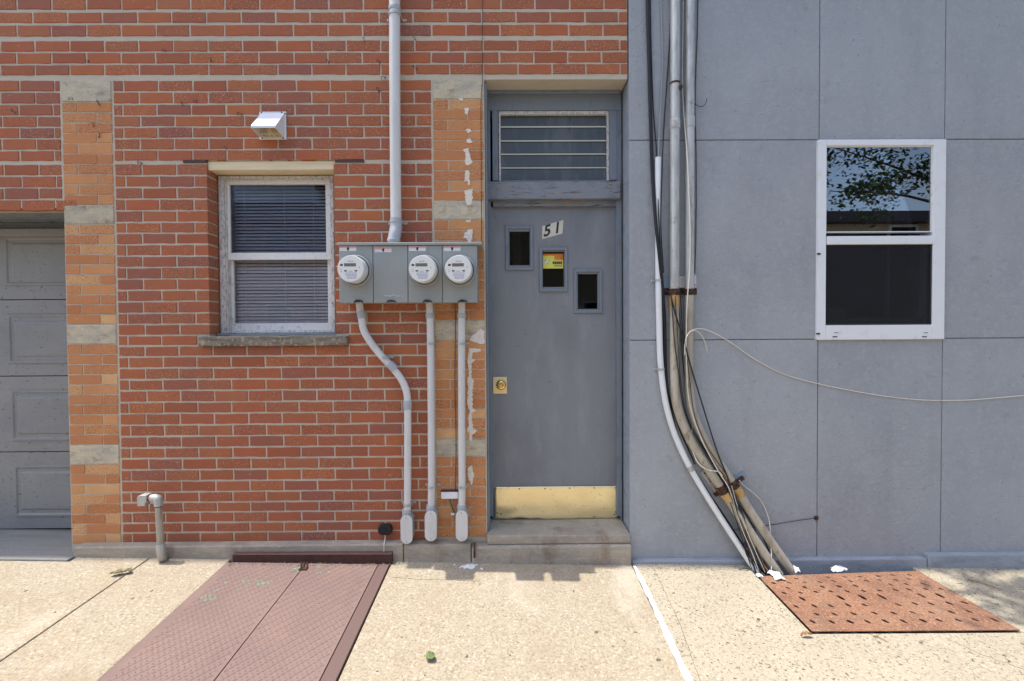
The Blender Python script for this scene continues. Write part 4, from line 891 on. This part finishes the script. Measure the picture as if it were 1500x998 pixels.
# white pvc conduit with cables going in at its top
wc = tag(empty('pvc_conduit', P(1108, 838, -.08)), 'thin white plastic conduit, leftmost of the pipes curving down the grey wall', 'conduit')
px_tube([(964, 231, -.034), (964.2, 300, -.034), (964.5, 410, -.034), (965.5, 470, -.034), (967.5, 530, -.034), (974, 585, -.034), (986, 630, -.034), (1004, 672, -.036), (1024, 708, -.04), (1050, 750, -.05), (1080, 796, -.065), (1108, 838, -.09)], .0172, 16, 8).build('pipe', 'white', wc, smooth=True)
for u, v in ((964.5, 411), (968, 541)):
    m = MB(); strap(m, u, v, -.034, .0182, .02, wall=-.0127); m.build('pipe_strap', 'galv', wc)
m = MB(); m.tube([P(1009.5, 683, -.038), P(1013, 689.5, -.039)], .0195, 14, 1); m.build('pipe_strap', 'galv', wc, smooth=True)
pathobj('cable', 'thick black cable hanging down the grey wall nearest the door', 'cable', [(948.5, -40, -.026), (949, 30, -.026), (951, 100, -.026), (953.5, 190, -.026), (956, 260, -.03), (961, 330, -.055), (967, 385, -.056), (970.5, 425, -.04), (973.5, 480, -.03), (976, 560, -.026), (984, 610, -.024), (1000, 660, -.022), (1032, 715, -.024), (1062, 760, -.03), (1098, 815, -.05), (1120, 842, -.065)], .0098, 'black', 10)
pathobj('cable', 'black cable hugging the thick black one beside the conduit mouth', 'cable', [(952, -40, -.022), (953.5, 60, -.022), (957, 160, -.022), (962, 226, -.032), (965, 320, -.052), (970, 400, -.052), (975, 470, -.03), (977, 560, -.022), (992, 620, -.02), (1018, 680, -.02)], .0036, 'blackwire', 7)
pathobj('cable', 'grey cable dropping into the open top of the white conduit', 'cable', [(968, -40, -.022), (968.5, 20, -.02), (970.5, 85, -.02), (968, 150, -.022), (965.5, 200, -.03), (964.5, 236, -.034)], .0040, 'greywire', 8)
pathobj('cable', 'thin black cable slanting from the left steel conduit to white conduit', 'cable', [(984, -40, -.03), (982, 40, -.024), (977, 120, -.022), (972, 195, -.024), (969.5, 260, -.05), (968, 330, -.056), (972, 400, -.05)], .0034, 'blackwire', 7)
pathobj('cable', 'off white cable lying over the right steel conduit', 'cable', [(1001, -40, -.03), (1000.5, 40, -.024), (999.5, 120, -.024), (1002, 170, -.04), (1006, 220, -.074), (1009.5, 290, -.076), (1011, 350, -.077), (1010, 400, -.076), (1007.5, 430, -.078), (1005.5, 470, -.077), (1006, 540, -.077), (1010, 590, -.077), (1026, 640, -.08), (1052, 690, -.082), (1068, 716, -.086), (1076, 745, -.08), (1094, 800, -.09), (1106, 838, -.10)], .0030, 'whitewire', 8)
cc = MB(); pts = []
base = [(1022.5, -20), (1021.5, 50), (1019, 110), (1018, 160), (1019.8, 230), (1020, 300), (1019, 360), (1017.5, 402)]
for i in range(len(base)-1):
    (u0, v0), (u1, v1) = base[i], base[i+1]
    k = int((v1-v0)/1.6)
    for j in range(k):
        t = j/k; n_ = len(pts); pts.append((u0+(u1-u0)*t+.7*(1 if n_ % 2 else -1), v0+(v1-v0)*t, -.020+.002*(1 if n_ % 4 < 2 else -1)))
cc.tube([P(*p) for p in pts], .0024, 5, 1); tag(cc.build('cable', 'blackwire'), 'twisted black cable hanging along the right edge of the steel conduits', 'cable')
pathobj('cable', 'thin black wire with a loose curled end beside the right conduit', 'cable', [(1012, 151, -.076), (1018, 151.5, -.05), (1022, 155, -.03), (1029, 156, -.03), (1034, 151, -.032), (1035.5, 144.5, -.034)], .0018, 'blackwire', 6)
pathobj('cable', 'black cable crossing slantwise over both bent conduits to the ground', 'cable', [(982, 431, -.076), (990, 462, -.078), (1000, 492, -.078), (1010, 530, -.078), (1028, 590, -.078), (1050, 660, -.08), (1068, 706, -.088), (1082, 760, -.09), (1096, 805, -.10), (1107, 838, -.105)], .0042, 'blackwire', 8)
pathobj('cable', 'thin black cable along the inner side of the left bent conduit', 'cable', [(984, 440, -.074), (988, 500, -.076), (994, 545, -.076), (1000, 590, -.04), (1012, 625, -.03), (1036, 665, -.03), (1068, 720, -.03), (1094, 755, -.04), (1112, 790, -.05), (1124, 815, -.06), (1133, 838, -.07)], .0030, 'blackwire', 7)
pathobj('cable', 'dark cable emerging between the two conduits near the plate', 'cable', [(1086, 735, -.03), (1100, 756, -.03), (1112, 775, -.034), (1120, 792, -.04), (1130, 815, -.05), (1146, 840, -.06)], .0042, 'black', 8)
pathobj('cable', 'long loose white wire sagging across the grey wall to the right', 'cable', [(1003, 520, -.078), (1004, 500, -.08), (1009, 488, -.08), (1018, 482.5, -.075), (1032, 482.5, -.05), (1052, 491, -.03), (1075, 505, -.02), (1105, 526, -.018), (1145, 547, -.016), (1185, 559, -.016), (1240, 571, -.016), (1300, 581, -.016), (1350, 586, -.016), (1410, 586.5, -.016), (1460, 583, -.017), (1520, 577, -.017), (1640, 556, -.017), (1800, 515, -.017), (1990, 440, -.016), (2000, 430, -.012)], .0030, 'whitewire', 8)
pathobj('cable', 'short frayed white wire end beside the bent conduits', 'cable', [(1010, 486, -.08), (1020, 485, -.06), (1028, 492, -.04), (1033, 503, -.03), (1036, 514, -.026)], .0026, 'whitewire', 8)
pathobj('cable', 'white wire looping under the left bent conduit at the clamps', 'cable', [(1015, 622, -.03), (1013, 640, -.034), (1016, 664, -.06), (1024, 680, -.078), (1038, 689, -.08), (1052, 691, -.08), (1058, 697, -.08)], .0030, 'whitewire', 8)
pathobj('cable', 'white wire dropping from the lower bracket to the crumpled paper', 'cable', [(1083, 704, -.05), (1090, 712, -.03), (1103, 722, -.024), (1114, 733, -.024), (1122, 748, -.03), (1127, 765, -.05), (1129, 790, -.08), (1130, 815, -.10), (1130, 836, -.115)], .0030, 'whitewire', 8)
for i, (dx, lab) in enumerate(((0, 'yellowed wire on the left conduit, first of the pair below the bracket'), (6, 'yellowed wire on the left conduit, second of the pair below the bracket'))):
    pathobj('cable', lab, 'cable', [(1070+dx*.3, 712, -.088), (1076+dx*.6, 740, -.088), (1087+dx, 775, -.096), (1100+dx, 806, -.105), (1112+dx*1.4, 838, -.115)], .0024, 'whitewire', 6)
tw = tag(empty('wire_stub', P(1195, 760, -.014)), 'thin dark wire stretched from the conduits to a rusty wall bolt', 'wire')
px_tube([(1076, 776, -.02), (1130, 769, -.018), (1170, 762.5, -.018), (1194, 759, -.02)], .0018, 6, 3).build('wire', 'blackwire', tw)
m = MB(); p = P(1195.5, 759, -.014); m.lathe_y(p.x, p.z, [(.014, -.0126), (.014, -.017), (.008, -.022)], 9); m.build('bolt', 'rust', tw)
tag(px_tube([(1118, 842, -.10), (1128, 848, -.13), (1140, 846, -.14), (1143, 838, -.12), (1132, 836, -.10), (1140, 842, -.12), (1152, 846, -.13)], .0022, 6, 5).build('wire_scrap', 'blackwire'), 'tangle of dark wire ends where the conduits meet the ground', 'wire')
tag(px_tube([(1078, 838, -.09), (1086, 834, -.10), (1100, 836, -.10), (1094, 842, -.13), (1082, 845, -.15)], .0020, 6, 5).build('wire_scrap', 'blackwire'), 'loose dark wire curl on pavement left of the white conduit foot', 'wire')
r = random.Random(77)
for i in range(7):
    o0, o1 = r.uniform(-10, 12), r.uniform(-14, 16)
    px_tube_pts = [(1052+o0*.5, 700+r.uniform(-14, 10), -.07), (1068+o0, 738+r.uniform(-6, 6), -.04-r.uniform(0, .05)), (1086+o0+r.uniform(-4, 4), 775, -.05-r.uniform(0, .05)), (1102+o1, 808, -.06-r.uniform(0, .05)), (1118+o1, 836, -.08-r.uniform(0, .04)), (1122+o1+r.uniform(-10, 10), 843, -.12)]
    tag(px_tube(px_tube_pts, r.uniform(.0018, .0032), 6, 5).build('wire', 'blackwire' if i % 3 else 'twig', smooth=True), 'thin wire tangled among the feet of the bent conduits', 'wire', 'thin wires tangled at the conduit feet')
for i in range(4):
    o0 = (-3, 2, 5, 8)[i]; dp = (-.078, -.030, -.026, -.078)[i]
    tag(px_tube([(992+o0, 434, dp), (996+o0, 500, dp), (1001+o0*1.2, 560, dp), (1010+o0, 610, dp), (1030+o0*.8, 655, dp), (1054+o0*1.3, 697, -.03-.05*(i % 2)), (1072+o0, 735, -.085), (1090+o0*1.5, 785, -.09), (1106+o0*1.6, 834, -.11)], .0022, 6, 6).build('wire', 'blackwire', smooth=True), 'thin black wire running down between the two bent conduits', 'wire', 'thin black wires between the bent conduits')
# cracks in the pavement
def crack(pts, wd, seed):
    r = random.Random(seed); q = []
    for (a, b), (c, d) in zip(pts[:-1], pts[1:]):
        for k in range(8): t = k/8; q.append((a+(c-a)*t+r.uniform(-1, 1), b+(d-b)*t+r.uniform(-.5, .5)))
    q.append(pts[-1]); g_ = [G(*p) for p in q]; m = MB()
    for i in range(len(g_)-1):
        d = (g_[i+1]-g_[i]).normalized(); nn = Vector((-d.y, d.x, 0)); w0 = wd*r.uniform(.5, 1)
        m.slab([(g_[i]+nn*w0)[:2], (g_[i]-nn*w0)[:2], (g_[i+1]-nn*w0)[:2], (g_[i+1]+nn*w0)[:2]], .0006, gz, .0003+.00004*(i % 2))
    m.build('crack', 'dirt', pave)
crack([(575, 846), (612, 849), (660, 850), (706, 852)], .0012, 1)
crack([(957, 832), (975, 870), (992, 905), (1012, 960), (1030, 1010)], .0011, 2)
crack([(1385, 935), (1440, 960), (1510, 985)], .0011, 4)
m = MB(); r = random.Random(31)
for k in range(26):
    c = G(r.uniform(20, 1480), r.uniform(850, 990)); 
    if -1.66 < c.x < -.64 or (1.3 < c.x < 2.5 and c.y > -.66): continue
    blob(m, c.x, c.y, r.uniform(.004, .011), r.uniform(.004, .010), .0005, .0002, 9, .3)
m.build('gum_spots', 'gum', pave, kind='stuff')
# crumpled papers
def paper(px, py, rx, ry, hh, label, seed, mat='paper'):
    r = random.Random(seed); c = G(px, py, .004); m = MB(); n = 9; vs = []; rx *= .82; ry *= .82; hh *= .8
    for j in range(n+1):
        for i in range(n+1):
            u, v = i/n*2-1, j/n*2-1; an = math.atan2(v, u); k = 1-.30*max(abs(u), abs(v))**2*(.5+.5*sin(2*an+seed)+.35*sin(5*an+seed*2))+r.uniform(-.03, .03)
            x, y = c.x+u*rx*k, c.y+v*ry*k
            vs.append((x, y, gz(x, y)+.006+hh*(max(0, 1-(u*u+v*v)*.5)*(.45+.35*sin(u*4+seed)*cos(v*3+seed*2))+r.uniform(0, .16))))
    m.add(vs, [(j*(n+1)+i, j*(n+1)+i+1, (j+1)*(n+1)+i+1, (j+1)*(n+1)+i) for j in range(n) for i in range(n)])
    o = tag(m.build('crumpled_paper', mat), label, 'paper'); s_ = o.modifiers.new('thickness', 'SOLIDIFY'); s_.thickness = .001; return o
paper(1137, 846, .045, .05, .05, 'torn white paper under the hanging white wire', 1)
paper(1166, 837, .022, .03, .045, 'small white wad wrapped at the foot of the right conduit', 2)
paper(1229, 836, .062, .03, .04, 'crumpled bluish white paper at the back of the rusty plate', 3)
paper(1112, 844, .022, .022, .018, 'small white scrap at the foot of the white conduit', 4)

# ------------------------------------------------------------------ cellar hatch
HX0, HX1, HC = -1.590, -.680, -1.147
HY0, HY1 = -.098, -1.75
ch = tag(empty('cellar_hatch', (HC, -.5, gz(HC, -.5))), 'brown steel cellar hatch with two raised-tread leaves set in the pavement', 'hatch')
def leafpoly(m, x0, x1, y0, y1, h, base=-.03): m.slab([(x0, y0), (x1, y0), (x1, y1), (x0, y1)], h-base, gz, base)
m = MB(); leafpoly(m, HX0-.004, HX1+.004, HY0+.002, HY1-.01, -.006); m.build('pit_frame', 'void', ch)
m = MB(); leafpoly(m, HX1-.060, HX1, HY0, HY1, .007); m.build('hatch_frame', 'hatchedge', ch, bevel=.002)
LV = [(HX0, HC-.0022), (HC+.0022, HX1-.0645)]
for i, (a, b) in enumerate(LV):
    m = MB(); leafpoly(m, a, b, HY0, HY1, .006); lf = m.build('hatch_leaf', 'hatch', ch, bevel=.0015)
    m = MB(); px_, n = .0245, 0
    yy = HY0-.02; row = 0
    while yy > -1.25:
        x = a+(.05 if i == 0 else .015)+(px_/2 if row % 2 else 0)
        while x < b-.012:
            ang = radians(45 if (row+n) % 2 else -45); n += 1
            L, W_ = .0098, .0036; ca, sa = cos(ang), sin(ang)
            pts = [(x+ca*L, yy+sa*L), (x-sa*W_, yy+ca*W_), (x-ca*L, yy-sa*L), (x+sa*W_, yy-ca*W_)]
            m.add([(p[0], p[1], gz(*p)+.0061) for p in pts]+[(x+ca*L*.4, yy+sa*L*.4, gz(x, yy)+.0086), (x-ca*L*.4, yy-sa*L*.4, gz(x, yy)+.0086)], [(0,1,4), (1,5,4), (1,2,5), (2,3,5), (3,4,5), (3,0,4)])
            x += px_
        yy -= px_*.62; row += 1
    m.build('tread_pattern', 'hatch', lf, kind='stuff')
m = MB(); r = random.Random(12)
for cx_, cy_, s_, k in ((G(365, 858).x, G(365, 858).y, .05, 26), (G(312, 876).x, G(312, 876).y, .03, 9), (G(470, 835).x, G(470, 835).y, .04, 8), (G(432, 838).x, G(432, 838).y, .02, 6)):
    for q in range(k):
        blob(m, cx_+r.gauss(0, s_), cy_+r.gauss(0, s_*.7), r.uniform(.004, .014), r.uniform(.003, .010), .0004, .0064, 9, .4)
m.build('paint_flecks', 'greenpaint', ch, kind='stuff')
hp = MB()
for u in (441.5, 445.5, 450): hp.tube([G(u, 834, .008), G(u-.5, 830, .018), P(u, 824, -.10)], .0042, 7, 3)
c = G(445, 835, .0); hp.box(c.x-.022, c.x+.022, c.y-.018, c.y+.004, c.z+.005, c.z+.012); hp.build('hasp', 'rust', ch)
ag = MB(); a = P(341, 811.5, -.088); b = P(574, 810.5, -.088)
ag.add([(a.x, -.092, a.z-.062), (b.x, -.092, b.z-.058), (b.x, -.092, b.z-.004), (a.x, -.092, a.z-.002), (a.x, -.062, a.z-.062), (b.x, -.062, b.z-.058), (b.x, -.062, b.z), (a.x, -.062, a.z)],
       [(0,1,2,3), (7,6,5,4), (3,2,6,7), (0,4,5,1), (0,3,7,4), (1,5,6,2)])
tag(ag.build('steel_angle', 'angle', bevel=.002), 'long dark brown steel strip along the wall foot behind the hatch', 'metal strip')
# debris along the hatch back edge
db = MB(); r = random.Random(8)
for k in range(320):
    u = r.uniform(335, 585); p = G(u, r.uniform(824.5, 829.5), .006); s_ = r.uniform(.0015, .007)
    db.add([p+Vector((r.uniform(-s_, s_), r.uniform(-s_, s_), r.uniform(0, s_))) for _ in range(4)], [(0,1,2), (0,2,3), (0,3,1), (1,3,2)])
for k in range(220):
    u = r.uniform(930, 1500); p = G(u, r.uniform(831, 835.5), .004); s_ = r.uniform(.002, .007)
    db.add([p+Vector((r.uniform(-s_, s_), r.uniform(-s_, s_), r.uniform(0, s_))) for _ in range(4)], [(0,1,2), (0,2,3), (0,3,1), (1,3,2)])
tag(db.build('dirt_crumbs', 'deadleaf'), 'dry crumbs and grit gathered along the foot of both walls', 'debris', kind='stuff')
# ------------------------------------------------------------------ rusty access plate with slots
def bil(u, v):
    a = PL[0].lerp(PL[1], u); b = PL[3].lerp(PL[2], u); p = a.lerp(b, v); return p.x, p.y
ap_ = tag(empty('access_plate', (PL[0].lerp(PL[2], .5).x, PL[0].lerp(PL[2], .5).y, gz(*PL[0].lerp(PL[2], .5).xy))), 'rusty slotted steel plate in the pavement before the grey house', 'metal plate')
m = MB(); H0, H1 = .003, .007; r = random.Random(21); slots = []
def pp(u, v, h): x, y = bil(u, v); return (x, y, gz(x, y)+h)
VR = [(.0, .03, None), (.03, .115, (.018, 10)), (.115, .20, (.022, 11)), (.20, .30, (.024, 10)), (.30, .395, (.024, 11)), (.395, .52, (.05, 9)), (.52, .665, (.030, 11)), (.665, .795, (.030, 10)), (.795, .915, (.032, 11)), (.915, 1, None)]
for ri, (v0, v1, sp) in enumerate(VR):
    n_ = sp[1] if sp else 6; off = .5/n_ if ri % 2 else 0
    ue = sorted({0.0, 1.0, *[(k+.0)/n_+off*.999 for k in range(n_+1) if 0 < k/n_+off < 1]})
    for k in range(len(ue)-1):
        a, b = ue[k], ue[k+1]; uc, vc = (a+b)/2+r.uniform(-.006, .006), (v0+v1)/2+r.uniform(-.006, .006)
        outer = [(a, v0), (uc, v0), (b, v0), (b, vc), (b, v1), (uc, v1), (a, v1), (a, vc)]
        if sp and (b-a) > .06 and r.random() < .95:
            hv = sp[0]*r.uniform(.8, 1.05); hu = .0115*r.uniform(.85, 1.15)
            inner = []
            for (du, dv) in ((-1, -1), (0, -1), (1, -1), (1, 0), (1, 1), (0, 1), (-1, 1), (-1, 0)):
                q = .74 if du and dv else 1; inner.append((uc+du*hu*q+dv*.004, vc+dv*hv*q)); 
            slots.append((uc, vc, hu, hv))
            vs = [pp(*q, H1) for q in outer]+[pp(*q, H1) for q in inner]+[pp(*q, H0) for q in inner]
            fs = [(i, i+8, (i+1) % 8+8, (i+1) % 8) for i in range(8)]+[(i+8, i+16, (i+1) % 8+16, (i+1) % 8+8) for i in range(8)]
            m.add(vs, fs)
        else: m.add([pp(*q, H1) for q in outer], [tuple(range(7, -1, -1))])
cs = [(0, 0), (1, 0), (1, 1), (0, 1)]
for k in range(4):
    p, q = cs[k], cs[(k+1) % 4]; m.add([pp(*p, H1), pp(*q, H1), pp(*q, H0), pp(*p, H0)], [(0, 1, 2, 3)])
m.build('plate', 'plate', ap_)
m = MB(); r = random.Random(2)
for i in range(46):
    for j in range(26):
        u, v = (i+.5)/46+r.uniform(-.003, .003), (j+.5)/26+r.uniform(-.005, .005)
        if any(abs(u-a)/(hu+.010) < 1 and abs(v-b)/(hv+.016) < 1 for a, b, hu, hv in slots): continue
        x, y = bil(u, v); z = gz(x, y)+.0071; L, W_ = .0050, .0022
        a = radians(40 if (i+j) % 2 else -40); ca, sa = cos(a), sin(a)
        m.add([(x+ca*L, y+sa*L, z), (x-sa*W_, y+ca*W_, z), (x-ca*L, y-sa*L, z), (x+sa*W_, y-ca*W_, z), (x, y, z+.0013)], [(0,1,4), (1,2,4), (2,3,4), (3,0,4)])
m.build('tread_pattern', 'plate', ap_, kind='stuff')
m = MB(); q = [(p.x, p.y) for p in PL]; m.slab(q, .002, gz, -.046); m.build('pit_shade_sheet', 'void', ap_)  # near-black sheet just under the slots; a deep pit's shade put into colour
# leaves and twigs
def leaf(px, py, L, W_, ang, label, mat, seed):
    r = random.Random(seed); c = G(px, py, .003); m = MB(); n = 8; vs = []
    for k in range(n+1):
        t = k/n; wd = W_*sin(pi*min(1, t*.92+.06))*(1+.25*(k % 2))
        for s_ in (-1, 0, 1):
            x = (t-.5)*L; y = s_*wd; z = .006+abs(s_)*.008+r.uniform(0, .006)+.006*sin(t*3)
            X = c.x+x*cos(ang)-y*sin(ang); Y = c.y+x*sin(ang)+y*cos(ang); vs.append((X, Y, gz(X, Y)+z))
    m.add(vs, [(k*3+q, k*3+q+1, k*3+q+4, k*3+q+3) for k in range(n) for q in range(2)])
    o = tag(m.build('fallen_leaf', mat), label, 'leaf'); s_ = o.modifiers.new('thickness', 'SOLIDIFY'); s_.thickness = .0008
leaf(173, 842, .068, .017, .35, 'dry curled leaf on the pavement joint left of the hatch, larger of two', 'deadleaf', 1)
leaf(188, 839.5, .045, .014, -.2, 'smaller dry leaf lying right against a bigger curled one', 'deadleaf', 2)
leaf(631, 966, .040, .020, .8, 'small green leaf alone on the sunlit pavement right of the hatch', 'greenleaf', 3)
leaf(1181, 933, .055, .008, .1, 'yellowish sliver of leaf in front of the rusty plate', 'twig', 4)
for lab, a, b in (('thin dry twig on shaded pavement right of the rusty plate', (1417, 849), (1468, 864)), ('thin dark twig on the pavement in front of the rusty plate', (1279, 932), (1302, 941))):
    m = MB(); p, q = G(*a, .005), G(*b, .005); m.tube([p, p.lerp(q, .4)+Vector((0, .01, .003)), q], [.003, .0024, .0012], 6, 4); tag(m.build('twig', 'twig'), lab, 'twig')

# ------------------------------------------------------------------ the street behind the camera: a tree and houses, seen in the glass
def street_tree(x, y, hgt, crown, r0, limbs, n, label, seed):
    r = random.Random(seed); z0 = gz(x, y)
    t = tag(empty('street_tree', (x, y, z0-.03)), label, 'tree')
    m = MB(); m.tube([(x, y, z0-.03), (x+.05, y+.03, z0+1.2), (x-.05, y, z0+hgt*.5), (x+.1, y+.1, z0+hgt)], [r0, r0*.8, r0*.65, r0*.2], 12, 4)
    for L in limbs: m.tube(L, [r0*.28]+[r0*.12]*(len(L)-2)+[r0*.04], 8, 4)
    m.build('trunk', 'bark', t, smooth=True)
    cl = []
    for (c, rad, k) in crown:
        for _ in range(k):
            d = Vector((r.gauss(0, 1), r.gauss(0, 1), r.gauss(0, 1))).normalized()*(r.random()**.45)
            cl.append(Vector(c)+Vector((d.x*rad[0], d.y*rad[1], d.z*rad[2])))
    m = MB()
    for c in cl:
        for _ in range(n):
            p = c+Vector((r.gauss(0, .15), r.gauss(0, .15), r.gauss(0, .09))); s_ = r.uniform(.026, .048)
            e = Euler((r.uniform(-.9, .9), r.uniform(-.9, .9), r.uniform(0, 6.3))); R_ = e.to_matrix()
            m.add([p+R_ @ Vector(v) for v in ((-s_, 0, 0), (0, -s_*.55, .006), (s_*1.1, 0, 0), (0, s_*.55, .006))], [(0,1,2,3)])
    m.build('crown', 'leaf', t)
street_tree(6.7, -3.2, 6.0, [((5.8, -3.8, 4.7), (2.3, 2.2, 1.4), 80), ((4.4, -3.7, 3.9), (1.0, .9, .9), 24), ((5.6, -4.2, 3.5), (1.1, 1.0, .7), 16), ((4.2, -2.4, 5.8), (1.8, 1.4, 1.1), 60), ((1.15, -.28, 5.2), (.5, .22, .25), 9), ((.78, -.92, 5.3), (.34, .3, .25), 6), ((2.4, -1.3, 5.6), (.9, .7, .5), 22)], .14,
            [[(6.7, -3.2, 3.2), (4.6, -2.4, 5.2), (2.4, -1.4, 5.4), (1.0, -.8, 5.4)], [(6.7, -3.2, 2.8), (6.9, -3.9, 4.0), (7.2, -4.4, 4.6)], [(6.7, -3.2, 3.2), (5.6, -4.3, 4.6), (5.0, -5.2, 5.2)], [(6.7, -3.2, 2.6), (5.6, -3.8, 3.5), (4.4, -3.8, 3.9)], [(6.7, -3.2, 2.5), (5.9, -4.2, 3.3), (5.0, -4.6, 3.5)]], 60, 'leafy street tree at the kerb overhanging the grey house front', 6)
def rowhouse(x0, x1, h, mat, label):
    zg = gz(0, YK)
    t = tag(empty('row_house', ((x0+x1)/2, -13.3, zg)), label, 'house')
    m = MB(); m.box(x0+.01, x1-.01, -20, -13.3, zg-.6, h); m.build('wall', mat, t)
    m = MB(); m.box(x0+.01, x1-.01, -20.2, -12.9, h+.002, h+.35); m.build('roof', 'roof', t)
    nwin = 3; wx = (x1-x0)/nwin
    for fl in range(2):
        for k in range(nwin):
            cx_ = x0+wx*(k+.5); z = zg+1.2+fl*2.5
            if fl == 0 and k == 0:
                m = MB(); m.box(cx_-.5, cx_+.5, -13.299, -13.26, zg+.1, zg+2.3); m.build('door', 'door', t); continue
            m = MB(); m.frame(cx_-.5, cx_+.5, z, z+1.4, .08, .08, .08, .08, -13.299, -13.25); f = m.build('window', 'white', t)
            m = MB(); m.box(cx_-.42, cx_+.42, -13.298, -13.28, z+.08, z+1.32); m.build('pane', 'void', f)
rowhouse(-15, -6.5, 5.4, 'facade2', 'red brick row house across the street, leftmost of three')
rowhouse(-6.5, 5, 6.2, 'facade1', 'cream sided row house across the street, middle of three')
rowhouse(5, 22, 4.95, 'facade1', 'low cream row house across the street, behind the tree')
